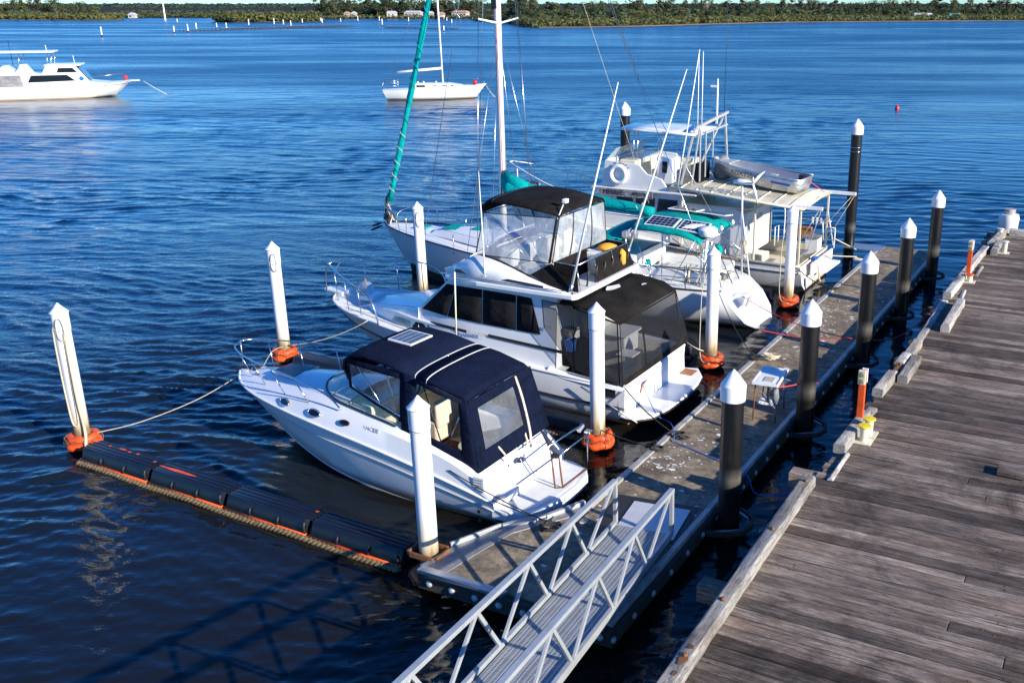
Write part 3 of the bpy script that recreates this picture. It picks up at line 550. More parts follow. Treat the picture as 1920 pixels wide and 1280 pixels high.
# near end: triangular finger reaching to the nearest white pile
poly = [(-4.45, -2.06), (-1.2, -2.06), (-1.2, -.1), (-2.35, .75), (-2.75, 1.05), (-4.45, 1.05)]
fin = thing('dock_finger', 'stained triangular dock corner reaching out to the nearest white pile', 'dock finger', W(0, 0), TH)
build('deck_slab', G().prism([(-4.18, -.08), (-1.3, -.08), (-2.5, .72), (-4.18, 1.0)], .35, .492), M['conc'], fin, bevel=.01)
build('tread_panel', G().prism([(-4.18, 1.0), (-3.5, .9), (-2.55, .72), (-2.0, .36), (-1.85, .44), (-2.45, .95), (-3.3, 1.4), (-3.5, 1.42), (-4.18, 1.55)], .38, .50), M['tread'], fin, bevel=.006)
build('tread_panel', G().prism([(-2.0, .34), (-1.3, -.08), (-1.0, -.08), (-1.0, .08), (-1.85, .44)], .38, .50), M['tread'], fin, bevel=.006)
build('corner_plate', G().prism([(-4.33, 1.5), (-4.33, -.2), (-4.17, -.25), (-4.17, 1.5)], .44, .51), M['ali'], fin, bevel=.006)
build('edge_rail', G().beam((-2.48, 1.0, .52), (-1.83, .47, .52), .09, .1), M['alip'], fin, bevel=.01); build('edge_rail', G().beam((-1.83, .47, .52), (-1.0, .1, .52), .09, .1), M['alip'], fin, bevel=.01)
build('edge_rail', G().beam((-3.45, 1.45, .53), (-2.48, 1.03, .53), .06, .09), M['alip'], fin, bevel=.01)
g = G().beam((-4.27, 1.5, .3), (-4.27, -2.25, .3), .12, .3); build('timber_waler', g, M['waler'], fin, bevel=.01)
b2 = mesh('through_bolt', G().rev([(.062, -.02), (.062, .015), (.03, .035), (.0, .036)], n=10, rot=Matrix.Rotation(R(-90), 3, 'Y')), M['alip'], 180)
for i in range(8): o = bpy.data.objects.new('through_bolt', b2); COL.objects.link(o); o.parent = fin; o.location = (-4.34, 1.25 - i * .47, .3)
for y in (1.42, 1.95): build('pile_guide', G().box((-3.76, 1.68 + (y - 1.68) * 1.15, .5), (.4, .05, .1)), M['rusty'], fin, bevel=.01)
for x in (-3.98, -3.54): build('pile_guide', G().box((x, 1.68, .5), (.05, .5, .1)), M['rusty'], fin, bevel=.01)
# dock end tread plates
o = thing('dock_end_plates', 'ribbed aluminium ramp plates round the tallest black pile at the dock end', 'plates', W(0, 0), TH)
for i in range(7): build('slat', G().box((21.9 + i * .13, .55, .5), (.1, 1.5, .03)), M['ali'], o)
# pile brackets
for k, t in enumerate((-.07, 4.85, 9.91, 14.63, 19.89)):
    o = thing('pile_bracket', ['dark steel hoop holding the nearest black pile to the dock', 'dark steel hoop at the foot of the black pile by the table', 'dark steel hoop at the foot of the third black pile', 'dark steel hoop at the foot of the fourth black pile', 'dark steel hoop at the foot of the farthest black pile'][k], 'bracket', W(t, -2.5), TH, 'steel hoops holding the black piles')
    g = G(); P = [(-.62, .25, .3), (-.5, -.1, .3), (-.3, -.38, .3), (0, -.46, .3), (.3, -.38, .3), (.5, -.1, .3), (.62, .25, .3)]
    for p, q in zip(P, P[1:]): g.beam(p, q, .06, .1)
    build('hoop', g, M['waler'], o, bevel=.005); [build('brace', G().beam((sx * .62, .25, .3), (sx * .25, -.3, .3), .05, .05), M['galv'], o) for sx in (-1, 1)]
# bird droppings
g = G()
for i in range(330):
    c = random.choice([(2.3, -.9, .9, .45), (1.2, -.6, .5, .4), (7., -.9, .8, .5), (11.5, -1.0, 1.2, .4), (15, -1.2, 2., .5), (-1., -.9, 1.2, .8), (13, -.6, 1., .3), (9.5, -.8, 1.5, .6)])
    x = random.gauss(c[0], c[2] * .7); y = min(-.2, max(-1.95, random.gauss(c[1], c[3] * .7))); r = random.uniform(.008, .028) * random.choice((1, 1, 1, 2.2))
    P = [(x + r * random.uniform(.4, 1.3) * math.cos(a), y + r * random.uniform(.4, 1.3) * math.sin(a) * 1.5, .4945) for a in [k * .9 for k in range(7)]]; g.add([W(*p[:2], p[2]) for p in P], [tuple(range(7))])
build('bird_droppings', g, M['drop'], kind='stuff', label='scattered white bird droppings on the concrete dock', cat='droppings')
# ================================================================= timber wharf
wh = thing('timber_wharf', 'broad weathered grey timber plank wharf on the right', 'wharf', W(0, 0), TH); ZD = 1.42
x = -12.; pm_ = []
while x < 22.9:
    w = random.choice((.22, .26, .3, .27, .24)); edge = -3.95 + random.uniform(-.03, .05); dz = random.uniform(-.012, .008)
    if x > .0: edge = -4.0 + random.uniform(-.12, .08)
    if 8.9 < x < 13.3: edge = -4.05
    sp_ = random.choice((None, None, random.uniform(-11, -6.5)))
    segs = [(edge, -17.)] if sp_ is None or x > 3 and random.random() < .4 else [(edge, sp_), (sp_ - .012, -17.)]
    for a, b in segs:
        o = build('plank', G().box((0, 0, 0), (w - .02 - random.uniform(0, .014), a - b, .09), Matrix.Rotation(random.uniform(-.012, .012), 3, 'Y')), M['deck'], wh, bevel=.008, loc=(x + w / 2, (a + b) / 2, ZD - .045 + dz))
    x += w
build('under_deck', G().box((5.4, -10.6, ZD - .16), (34.8, 12.9, .1)), M['waler'], wh)
for y in (-4.6, -7.5, -10.5): build('girder', G().box((5.4, y, ZD - .38), (34.8, .3, .3)), M['waler'], wh)
for t in (-9, -3.75, .45, 5.5, 10.5, 15.5, 20.5):
    for y in (-4.9, -8.5): build('wharf_pile', G().rev([(.19, -3), (.19, ZD - .5)], n=14), M['waler'], wh, 40, loc=(t, y, 0))
for t, y0 in ((.45, -3.5), (-3.75, -3.45)): build('crosshead', G().box((t, y0 - 3., ZD - .17), (.3, 6., .28), mi=0), M['deck'], wh, bevel=.015)
def kerb(a, b, y, y2=None, z=ZD + .1, w=.23, h=.2, nm='kerb_timber'):
    y2 = y if y2 is None else y2; L = math.hypot(b - a, y2 - y); ro = math.atan2(y2 - y, b - a); g = G(); n = max(2, int(L / .35)); rings = []
    for i in range(n + 1):
        xx = -L / 2 + L * i / n; j = lambda: random.uniform(-.008, .008); rings.append([V(j(), xx, -h / 2), V(w / 2 + j(), xx, -h / 2), V(w / 2 + j(), xx, h / 2 - .025 + j()), V(w / 2 - .03 + j(), xx, h / 2 + j()), V(-w / 2 + .03 + j(), xx, h / 2 + j()), V(-w / 2 + j(), xx, h / 2 - .025 + j()), V(-w / 2, xx, -h / 2)])
    g.loft(rings, True, True); o = build(nm, g, M['kerb'], wh, 30, loc=((a + b) / 2, (y + y2) / 2, z)); o.rotation_euler = (0, 0, ro - R(90)); return o
kerb(-9., -.06, -4.12, -4.0); kerb(1.45, 3.35, -4.13, -4.16); kerb(3.4, 3.85, -4.16, -4.2, ZD + .02, .22, .12); kerb(4.65, 5.95, -4.1, -4.14); kerb(5.7, 7.25, -4.42, -4.42); kerb(6.55, 7.3, -4.15, -4.17); kerb(7.35, 8.5, -4.2, -4.2, ZD + .08)
kerb(8.6, 12.9, -4.15, -4.1, ZD - .03, .2, .12); kerb(13.1, 16.9, -4.12, -4.2); kerb(9.9, 12.6, -4.62, -4.58); kerb(17., 19.8, -4.18, -4.28); kerb(19.2, 20.8, -4.62, -4.58); kerb(20.4, 22.8, -4.35, -4.5); kerb(.25, 1.45, -4.3, -4.3, ZD + .03, .1, .04, 'loose_board')
kerb(13.2, 14.2, -4.5, -4.45, ZD + .02, .1, .05, 'loose_board'); kerb(16., 17.4, -4.5, -4.5, ZD + .02, .1, .05, 'loose_board')
build('end_beam', G().box((22.85, -9.5, ZD + .1), (.3, 9.6, .24)), M['kerb'], wh, bevel=.02); build('rusty_plate', G().box((6.35, -4.25, ZD + .13), (.55, .26, .05)), M['rusty'], wh)
for x, y in ((-.35, -4.02), (-2.2, -4.04), (-4.4, -4.06), (-5.8, -4.09), (6.4, -4.2)):
    g = G().rev([(.045, 0), (.04, .03), (.015, .05)], (0, 0, 0), 8); build('bolt_head', g, M['rusty'], wh, 180, loc=(x, y, ZD + .2))
for q in range(3):
    g = G(); cx, cy = (-5.9, -4.1) if q == 0 else ((-5.6, -4.09) if q == 1 else (-6.2, -4.12)); r = (.07, .05, .04)[q]
    g.add([(cx + r * random.uniform(.6, 1.5) * math.cos(a * .6) * 1.3, cy + r * random.uniform(.5, 1.1) * math.sin(a * .6), ZD + .2135) for a in range(10)], [tuple(range(10))]); build('rust_stain', g, M['rusty'], wh)
g = G()
for i in range(150):
    yy = random.choice((-4.6, -7.4, -7.55)); c = V(random.uniform(-8, 20), yy + random.uniform(-.05, .05), ZD + .002); g.rev([(.014, 0), (.01, .004)], c, 6)
build('nail_heads', g, M['rusty'], wh, kind='stuff')
build('loose_plank', G().box((2.0, -7.9, ZD + .05), (.34, 1.9, .08)), M['deck'], wh, bevel=.01)
def pedestal(t, s, lab, cups=True):
    o = thing('service_pedestal', lab, 'service post', W(t, s, ZD), TH, 'orange service posts on the wharf')
    build('post', G().box((0, 0, .6), (.1, .13, 1.2)), M['orange'], o, bevel=.008); build('outlet_box', G().box((-.085, 0, 1.08), (.08, .15, .3)), M['cream'], o, bevel=.012)
    build('backplate', G().box((.065, -.02, 1.08), (.03, .12, .3)), M['whitep'], o, bevel=.006)
    for z in (1.01, 1.15): build('socket', G().rev([(.055, 0), (.05, .02), (.03, .022)], (-.135, 0, z), 12, rot=Matrix.Rotation(R(-90), 3, 'Y')), mat('socket_cover', (.25, .24, .12), .5) if 'socket_cover' not in bpy.data.materials else bpy.data.materials['socket_cover'], o, 40)
    return o
pedestal(2.95, -4.14, 'orange service post with cream outlet box, nearest on the wharf'); pedestal(15.7, -4.3, 'orange service post with white outlet box, farther along the wharf')
def capped(t, s, lab, top, tall=.32):
    o = thing('pipe_bollard', lab, 'bollard', W(t, s, ZD), TH); build('base_plate', G().box((0, 0, .015), (.34, .34, .03)), M['cream'], o, bevel=.005)
    build('pipe', G().rev([(.085, .03), (.085, tall)], n=18), M['cream'], o, 40); build('cap', G().rev([(.12, tall), (.13, tall + .02), (.125, tall + .035), (0, tall + .045)], n=18), M[top], o, 40)
capped(2.2, -4.42, 'yellow capped pipe bollard, the nearer of two beside the orange post', 'yellow'); capped(2.58, -4.42, 'yellow capped pipe bollard, the farther of two beside the orange post', 'yellow')
capped(15.3, -4.42, 'cream pipe bollard at the foot of the far orange post', 'orange', .22); capped(19.7, -4.9, 'small cream bollard standing on the far wharf planks', 'cream', .4); capped(22.2, -4.45, 'small cream bollard on the kerb near the wharf corner', 'cream', .3); 
o = thing('mooring_bollard', 'big white weathered round bollard at the far corner of the wharf', 'bollard', W(24.1, -4.5, .2), TH); build('post', G().rev([(.34, 0), (.36, 1.4), (.38, 1.6), (.34, 1.75)], n=24), M['work'], o, 40); build('cap', G().rev([(.2, 1.75), (.22, 1.95), (.0, 1.96)], n=20), M['galv'], o, 40)
# ================================================================= gangway
gz = math.atan2(.944, .33); gw = thing('gangway', 'pale aluminium truss gangway with chequered tread sloping down to the dock', 'gangway', (.26, 15.66, 0), gz + math.pi)   # local +x goes up the ramp, towards the camera
SL = .117
def gp(x, y, z): return V(x, y, .66 + SL * x + z)
Lg = 13.
for y, nm in ((-.53, 'l'), (.53, 'r')):
    build('bottom_chord', G().beam(gp(0, y, 0), gp(Lg, y, 0), .07, .13), M['alip'], gw, bevel=.006)
    build('handrail', G().beam(gp(.0, y, .86), gp(Lg, y, .98), .1, .07), M['alip'], gw, bevel=.01)
    build('end_post', G().beam(gp(0, y, 0), gp(.02, y, .86), .07, .09), M['alip'], gw, bevel=.006)
    for k in range(8):
        tn = .45 + 1.6 * k; bn = 1.4 + 1.6 * k
        if k == 0: build('web_member', G().beam(gp(.08, y, .84), gp(bn - .03, y, .04), .045, .06), M['alip'], gw, bevel=.004)
        else: build('web_member', G().beam(gp(tn - .02, y, .84 + .009 * tn), gp(bn - .03, y, .04), .045, .06), M['alip'], gw, bevel=.004)
        build('web_member', G().beam(gp(tn + 1.58, y, .84 + .009 * tn), gp(bn + .05, y, .04), .045, .06), M['alip'], gw, bevel=.004)
# tread planks with raised chevron cleats
for j in range(7):
    y = -.405 + j * .135; build('tread_strip', G().beam(gp(.05, y, -.01), gp(Lg, y, -.01), .122, .03), M['alip'], gw, bevel=.003)
g = G(); sl = Matrix.Rotation(-SL, 3, 'Y')
for i in range(330):
    xx = .1 + i * .036
    for j in range(7):
        for q in (-.032, .032):
            c = gp(xx, -.405 + j * .135 + q, .0075); g.add([c + V(-.006, -.015, 0), c + V(.006, -.012, .0), c + V(.006, .015, .0), c + V(-.006, .012, .0)], [(0, 1, 2, 3)])
build('tread_perforations', g, M['antifoul'], gw, kind='stuff')
build('toe_plate', G().prism([(-1.15, -.56), (.0, -.56), (.0, .56), (-1.15, .56)], .515, .53), mat('landing_plate', (.62, .62, .62), .45, .3), gw); build('rubber_mat', G().prism([(-1.35, -.95), (.1, -.95), (.1, .66), (-1.35, .66)], .4945, .506), M['black'], gw)
build('wheel', G().rev([(.09, -.04), (.09, .04)], (.2, -.45, .58), 14, rot=Matrix.Rotation(R(90), 3, 'X')), M['black'], gw, 40); build('wheel', G().rev([(.09, -.04), (.09, .04)], (.2, .45, .58), 14, rot=Matrix.Rotation(R(90), 3, 'X')), M['black'], gw, 40)
# ================================================================= fender booms
def boom(a, b, nseg, lab, paint=None):
    A, B = W(*a), W(*b); L = (B - A).length; o = thing('float_boom', lab, 'float boom', A, math.atan2((B - A).y, (B - A).x)); sl = L / nseg
    for i in range(nseg):
        x0 = i * sl + .03; x1 = (i + 1) * sl - .03; g = G(); rings = []
        for x, k in ((x0, .8), (x0 + .08, 1), (x1 - .08, 1), (x1, .8)):
            w = .27 * k; h0, h1 = .06, .06 + .3 * (.7 + .3 * k)
            pr = [(-w - .04, h0), (-w - .05, h0 + .08), (-w + .01, h1 - .06), (-w * .78, h1)]
            for j in range(4): c = -w * .6 + j * w * .4; pr += [(c - .03, h1), (c, h1 - .022), (c + .03, h1)]
            pr += [(w * .78, h1), (w - .01, h1 - .06), (w + .05, h0 + .08), (w + .04, h0)]
            rings.append([V(x, y, z) for y, z in pr])
        g.loft(rings, True, True); sg = build('float_segment', g, M['hdpe'], o, 30)
        for q in (.33, .66): build('strap', G().tube([(x0 + sl * q, -.325, .12), (x0 + sl * q, -.335, .2), (x0 + sl * q, -.29, .28)], .018, 6), M['steel'] if 0 else M['black'], sg, 180)
        build('end_hook', G().tube(cat([(x1 - .03, -.3, .1), (x1 - .02, -.33, .22), (x1 - .03, -.3, .33), (x1 - .06, -.27, .25)], 4), .022, 7), M['black'], sg, 180)
    g = G()
    for i in range(nseg): g.tube([(i * sl + .03, -.3, .08), ((i + .5) * sl, -.31, .06), ((i + 1) * sl - .03, -.3, .07)], .042, 8)
    build('orange_core', g, M['orange'], o, 180)
    g = G(); n = int(L / .03)
    for q in range(3):
        P = []
        for i in range(n + 1): x = L * i / n; ph = x * 19 + q * 2.094; P.append((x, -.37 + .03 * math.cos(ph), .03 + .03 * math.sin(2 * ph) * .7 + .015 * math.sin(x * 2.2)))
        g.tube(P, .04, 6)
    build('plaited_rope', g, M['roped'], o, 180)
    if paint:
        for (x, y, l, w, k) in paint:
            g = G(); P = []
            for i in range(15): a = i / 15 * 6.28; P.append((x + l * math.cos(a) * random.uniform(.75, 1.1), y + w * math.sin(a) * random.uniform(.6, 1.2), .363))
            g.add(P, [tuple(range(15))]); build('orange_patch', g, M['orange'], o)
    return o
boom((-3.28, 11.4), (-3.55, 2.25), 4, 'long black ribbed float boom with plaited rope in the foreground water', [(2.9, -.02, .62, .05, 1), (.55, .1, .05, .03, 1), (.95, .12, .12, .03, 1), (1.2, .1, .05, .03, 1), (1.45, .12, .06, .03, 1), (2.1, .05, .05, .03, 1), (6.75, .1, .04, .03, 1), (8.3, .12, .12, .03, 1)])
boom((3.2, 11.6), (2.75, 2.1), 4, 'black float boom between the two motor cruisers'); boom((9.4, 11.6), (8.9, 2.0), 4, 'black float boom beside the yacht hull'); boom((15.6, 8.5), (15.25, 1.9), 3, 'black and orange float boom beyond the yacht stern')
# ================================================================= things on the dock
tb = thing('fish_cleaning_table', 'white folding table with sunken sink tray tied to a black pile', 'table', W(4.72, -1.62, .5), TH + .1)
g = G().box((0, 0, .93), (1.12, .62, .045)); build('table_top', g, M['whitep'], tb, bevel=.02)
for (x, y, w, d) in ((-.53, 0, .05, .6), (.53, 0, .05, .6), (0, -.285, 1.1, .045), (0, .285, 1.1, .045)): build('rim', G().box((x, y, .965), (w, d, .03)), M['whitep'], tb, bevel=.01)
build('sink_tray', G().box((-.27, 0, .957), (.42, .46, .012)), M['nonskid'], tb, bevel=.02); build('cutting_board', G().box((-.25, -.04, .97), (.3, .24, .016)), mat('tray_grey', (.42, .4, .35), .6), tb, bevel=.01)
for x in (-.42, .42):
    for y in (-.24, .24): build('leg', G().tube([(x, y, .92), (x + .03 * (1 if x > 0 else -1), y * 1.1, 0)], .016, 7), M['rusty'] if y > 0 else M['steel'], tb, 180)
build('drain_pipe', G().tube([(-.05, 0, .92), (-.05, .02, .3)], .04, 8), M['black'], tb, 180); build('brace', G().tube([(-.42, -.24, .35), (.42, .24, .35)], .012, 6), M['steel'], tb); build('lower_shelf', G().box((.05, .05, .32), (.5, .35, .02)), M['whitec'], tb)
build('plastic_bag', G().rev([(.01, .88), (.07, .8), (.09, .6), (.05, .45), (.01, .4)], (-.38, -.22, 0), 9), M['tarp'], tb, 180)
def coil(t, s, m, lab, r=.13, k=4, z=.5, tan=.03):
    g = G(); P = []
    for i in range(k * 12): a = i / 12 * 6.28; P.append((r * (1 + random.uniform(-.25, .25)) * math.cos(a) + .01 * i / 12, r * .7 * (1 + random.uniform(-.25, .25)) * math.sin(a), .025 + .012 * (i // 12) + random.uniform(0, tan)))
    g.tube(P, .016, 6); c = W(t, s, z); build('rope_coil', g, m, None, 180, loc=c, label=lab, cat='rope coil')
def cleat(t, s, lab, z=.53):
    o = thing('dock_cleat', lab, 'cleat', W(t, s, z), TH); build('horn', G().tube([(-.14, 0, .07), (-.05, 0, .06), (.05, 0, .06), (.14, 0, .07)], [.012, .02, .02, .012], 7), M['black'], o, 180); build('foot', G().box((0, 0, .03), (.1, .06, .06)), M['black'], o, bevel=.01)
for t, s, l in ((1.75, -.06, 'first'), (2.6, -.06, 'second')): cleat(t, s, 'black cleat on the dock edge by the flybridge cruiser platform, the %s from the camera' % ('nearer' if l == 'first' else 'farther'))
cleat(8.1, -.06, 'black cleat under tangled rope on the dock edge behind the yacht'); cleat(15.6, -.06, 'black cleat on the dock edge near the work boat'); cleat(-2.0, .28, 'black cleat on the tread plate by the navy cruiser stern')
coil(1.75, -.12, M['dark rope'], 'black rope bundled on the nearer cleat by the cruiser platform'); coil(2.62, -.18, M['dark rope'], 'black rope bundled on the farther cleat by the cruiser platform', .16)
coil(2.55, -.42, M['dark rope'], 'loose black rope tail on the dock beside the cleat', .1, 2); coil(8.3, -.4, M['rope'], 'tangled pale rope heap on the dock behind the yacht stern', .22, 6, .5, .08); coil(8.0, -.12, M['dark rope'], 'black rope tangle on the cleat behind the yacht', .16, 4, .52, .06); coil(-2.15, .16, M['dark rope'], 'black rope coil on the near dock corner', .2, 4); coil(15.7, -.1, M['dark rope'], 'black rope knot at the dock edge by the work boat', .12)
coil(19.9, .2, M['rope'], 'pale rope coil on the dock end near the tallest pile', .14, 4, .53)
rope(cat([W(2.3, -.3, .52), W(2., -1.2, .51), W(1.6, -2.2, .5), W(1.3, -2.6, .25), W(1.6, -3.4, .45), W(2.2, -4., 1.3)], 8), .012, M['bluer'], 'thin blue line lying across the dock and drooping to the wharf')
rope(sag(W(9.2, .3, 1.0), W(9.9, -2.3, .9), .12), .012, M['redr'], 'thin red line crossing the dock to the third black pile'); rope(sag(W(10, -2.75, .9), W(13.3, -4.0, 1.5), .45), .012, M['redr'], 'thin red line sagging from the third black pile to the wharf')
rope(cat([W(4.2, -1.9, 1.4), W(4.6, -2.22, 1.38), W(5.03, -2.45, 1.38), W(4.95, -2.68, 1.38)], 5), .014, M['redr'], 'red cord tying the table to the black pile')
rope(cat([W(21.3, .6, .6), W(20.4, .6, .9), W(19.4, 1.0, 1.4)], 6), .022, M['rope'], 'upper pale mooring line from the work boat to the dock end'); rope(cat([W(20.2, .3, .6), W(19.2, .7, .8), W(18.3, 1.1, 1.)], 6), .022, M['rope'], 'lower pale mooring line from the work boat to the dock end')
b = build('channel_buoy', G().rev([(.05, -.3), (.18, -.1), (.22, .1), (.17, .26), (.05, .42), (.02, .5)], n=16), M['red'], None, 40, loc=(25.6, 96, -.06), label='small red buoy floating alone on open water at right', cat='buoy')
M['solarp'] = mat('flexible_solar_cells', (.10, .14, .18), .25, .3, .2, 3, spec=.8)
# ================================================================= boat helpers
def hull(st, sub=5, flat_last=True):
    k = len(st[0]); cols = [cat([s_[j] for s_ in st], sub) for j in range(k)]; n = len(cols[0]); rings = []
    for i in range(n):
        port = [cols[j][i] for j in range(k)]; rings.append([V(p.x, -abs(p.y), p.z) for p in reversed(port)] + [V(p.x, abs(p.y), p.z) for p in port[1:]] if abs(port[0].y) < 1e-6 else [V(p.x, -p.y, p.z) for p in reversed(port)] + port)
    return rings
def hullmesh(st, sub=5, transom=True, band=None):
    rings = hull(st, sub); g = G(); g.loft(rings)
    if transom: g.add(rings[0], [tuple(range(len(rings[0])))])
    return g, rings
def sidestrip(st, sub=5):                      # mirrored strips, each side its own loft (no keel point)
    k = len(st[0]); cols = [cat([s_[j] for s_ in st], sub) for j in range(k)]; n = len(cols[0]); g = G(); L = []
    for sg in (1, -1):
        rings = [[V(cols[j][i].x, cols[j][i].y * sg, cols[j][i].z) for j in range(k)] for i in range(n)]; g.loft(rings); L.append(rings)
    return g, L
def deckfill(g, port, stbd, crown=.05, n=6, z=None):
    rings = []
    for p, q in zip(port, stbd):
        rings.append([p.lerp(q, u / n) + V(0, 0, crown * 4 * (u / n) * (1 - u / n) * min(1, (p - q).length)) for u in range(n + 1)])
    g.loft(rings); return rings
def line(pts, r, m, parent, nm='rail', n=6, sm=180): return build(nm, G().tube(pts, r, n), m, parent, sm)
def curtain(parent, c, mg, fm, pm, bulge=0., nm='canvas_frame', pn='clear_pane', div=()):
    l, r, b, t = mg; g = G()
    for (u0, u1, v0, v1) in ((0, 1, 0, b), (0, 1, 1 - t, 1), (0, l, b, 1 - t), (1 - r, 1, b, 1 - t)):
        if u1 - u0 > 1e-4 and v1 - v0 > 1e-4: g.patch(c, u0, u1, v0, v1, 5, 4, bulge=bulge)
    for u in div: g.patch(c, u - .012, u + .012, b, 1 - t, 1, 4, bulge=bulge)
    if g.f: build(nm, g, fm, parent, 60, solid=.006)
    if pm: build(pn, G().patch(c, l, 1 - r, b, 1 - t, 8, 8, bulge=bulge), pm, parent, 180)
def arcs(stn, n=14):                           # canopy: (x, half width, edge z, crown)
    return [[V(x, w * math.copysign(abs(math.cos(math.pi * j / n)) ** .8, math.cos(math.pi * j / n)) if j != n / 2 else 0, z + cr * .8 * math.sin(math.pi * j / n) ** .6) for j in range(n + 1)] for x, w, z, cr in stn]
def solarpanel(parent, c, nx=6, ny=4, frame=M['whitep'], cell='solar'):
    g = G().patch(c, 0, 1, 0, 1, 1, 1); p = build('solar_panel', g, frame, parent, solid=.03)
    g = G()
    for i in range(nx):
        for j in range(ny): g.patch(c, .04 + .92 * (i + .04) / nx, .04 + .92 * (i + .96) / nx, .05 + .9 * (j + .05) / ny, .05 + .9 * (j + .95) / ny, 1, 1, off=.02)
    build('solar_cell_grid', g, M[cell], p, fixn=False)
def oval(c, rx, ry, X, Y, n=20): X, Y = V(X).normalized(), V(Y).normalized(); return [V(c) + X * rx * math.cos(a / n * 6.2832) + Y * ry * math.sin(a / n * 6.2832) for a in range(n)]
def disc(parent, c, rx, ry, X, Y, m, nm, rim=None, off=.01):
    P = oval(c, rx, ry, X, Y); nn = V(X).cross(V(Y)).normalized() * off; o = build(nm, G().add([p + nn for p in P], [tuple(range(20))]), m, parent)
    if rim: build('rim', G().tube([p + nn for p in P], .018, 6, True), rim, o, 180)
    return o
# ================================================================= 1. navy canopied sports cruiser
b1 = boatframe('sports_cruiser', 'white sports cruiser with navy blue canopy and solar panel, nearest the camera', 'motor boat', -.62, .85, 1.3)
st = [[V(.72, 0, -.35), V(.72, .95, -.12), V(.72, 1.22, .15), V(.72, 1.3, .58)],
      [V(2., 0, -.4), V(2., 1.08, -.06), V(2., 1.27, .3), V(2., 1.35, .86)],
      [V(3.4, 0, -.42), V(3.4, 1.1, .0), V(3.4, 1.28, .5), V(3.4, 1.37, 1.1)],
      [V(5., 0, -.4), V(5., .98, .12), V(5., 1.2, .62), V(5., 1.31, 1.27)],
      [V(6.3, 0, -.3), V(6.4, .62, .25), V(6.4, .94, .78), V(6.4, 1.12, 1.34)],
      [V(7.15, 0, -.08), V(7.35, .3, .42), V(7.5, .58, .9), V(7.55, .83, 1.37)],
      [V(7.75, 0, .38), V(7.95, .12, .7), V(8.15, .27, 1.03), V(8.35, .45, 1.39)],
      [V(8.2, 0, .72), V(8.4, 0, .93), V(8.62, .0, 1.17), V(8.86, 0, 1.42)]]
g, hr = hullmesh(st, 6); hl = build('hull', g, M['gelhull'], b1, 35)
for sg in (1, -1): build('rub_rail', G().tube([V(r[-1].x, r[-1].y * sg + .012 * sg, r[-1].z) for r in hr], .028, 6), M['whitep'], hl, 180)
g, _ = sidestrip([[s_[1] + V(0, .012, -.03) if i < 7 else s_[1] + V(0, .01, 0), s_[1] + V(0, .02, .03)] for i, s_ in enumerate(st)]); build('chine_strake', g, M['gel'], hl, 180)
g, _ = sidestrip([[V(.7, 1.13, -.12), V(.7, 1.2, .03)], [V(2., 1.16, -.1), V(2., 1.2, .04)], [V(3.4, 1.17, -.1), V(3.4, 1.21, .05)], [V(5., 1.0, -.1), V(5., 1.04, .03)], [V(6.2, .62, -.1), V(6.2, .64, .02)], [V(7.1, .05, -.1), V(7.15, .05, .0)]]); build('bottom_paint', g, M['antifoul'], hl, 180)
# accent grooves on topsides
for zz, mm_, w_ in ((.13, M['grey'], .016),):
    for sg in (1, -1): build('accent_line', G().tube([V(r[-2].x, (r[-2].y * .45 + r[-1].y * .55 + .012) * sg, r[-2].z * .45 + r[-1].z * .55) for r in hr[:30]], w_, 5), mm_, hl, 180)
dst = [[V(.74, 1.3, .58), V(.76, 1.29, .62), V(.78, 1.16, .66)], [V(1.25, 1.33, .7), V(1.25, 1.3, 1.02), V(1.25, 1.1, 1.12)], [V(2., 1.35, .87), V(2., 1.29, 1.28), V(2., 1.08, 1.36)], [V(3., 1.37, 1.04), V(3., 1.27, 1.45), V(3., 1.06, 1.6)], [V(4.2, 1.36, 1.19), V(4.2, 1.2, 1.55), V(4.2, 1.0, 1.69)],
       [V(5.3, 1.29, 1.28), V(5.3, 1.12, 1.56), V(5.3, .9, 1.68)], [V(6.4, 1.12, 1.34), V(6.4, .94, 1.52), V(6.4, .7, 1.61)], [V(7.4, .86, 1.37), V(7.4, .68, 1.48), V(7.4, .46, 1.54)], [V(8.3, .48, 1.39), V(8.25, .34, 1.46), V(8.2, .18, 1.49)], [V(8.86, 0.01, 1.42), V(8.82, .01, 1.46), V(8.75, .01, 1.47)]]
g, L = sidestrip(dst, 5); port = [r[-1] for r in L[0]]; stb = [r[-1] for r in L[1]]
k0 = next(i for i, p in enumerate(port) if p.x >= 4.6); deckfill(g, port[k0:], stb[k0:], .16); build('deck', g, M['gel'], b1, 35)
# cockpit
g = G(); ki = [i for i, p in enumerate(port) if 1.2 <= p.x <= 4.75]
for sg, P in ((1, port), (-1, stb)): g.loft([[P[i], V(P[i].x, P[i].y - .06 * sg, .55)] for i in ki])
g.add([(1.2, -1.06, .55), (4.7, -1., .55), (4.7, 1., .55), (1.2, 1.06, .55)], [(0, 1, 2, 3)]); g.add([(4.65, -.96, .55), (4.65, .96, .55), (4.65, .96, 1.7), (4.65, -.96, 1.7)], [(0, 1, 2, 3)]); build('cockpit_liner', g, M['cream'], b1)
build('carpet', G().box((2.8, 0, .56), (2.6, 1.3, .015)), M['maroon'], b1)
for c, d in (((1.75, -.1, .72), (.55, 1.7, .36)), ((1.5, -.1, 1.0), (.16, 1.7, .5)), ((2.2, .8, .72), (1.2, .45, .36)), ((2.2, -.82, .85), (1.1, .42, .6)), ((3.55, -.55, .85), (.5, .55, .5)), ((3.3, -.55, 1.25), (.14, .55, .6)), ((3.55, .55, .8), (.6, .6, .4)), ((3.25, .55, 1.15), (.14, .6, .5))): build('seat', G().box(c, d), M['seat'], b1, 60, bevel=.06)
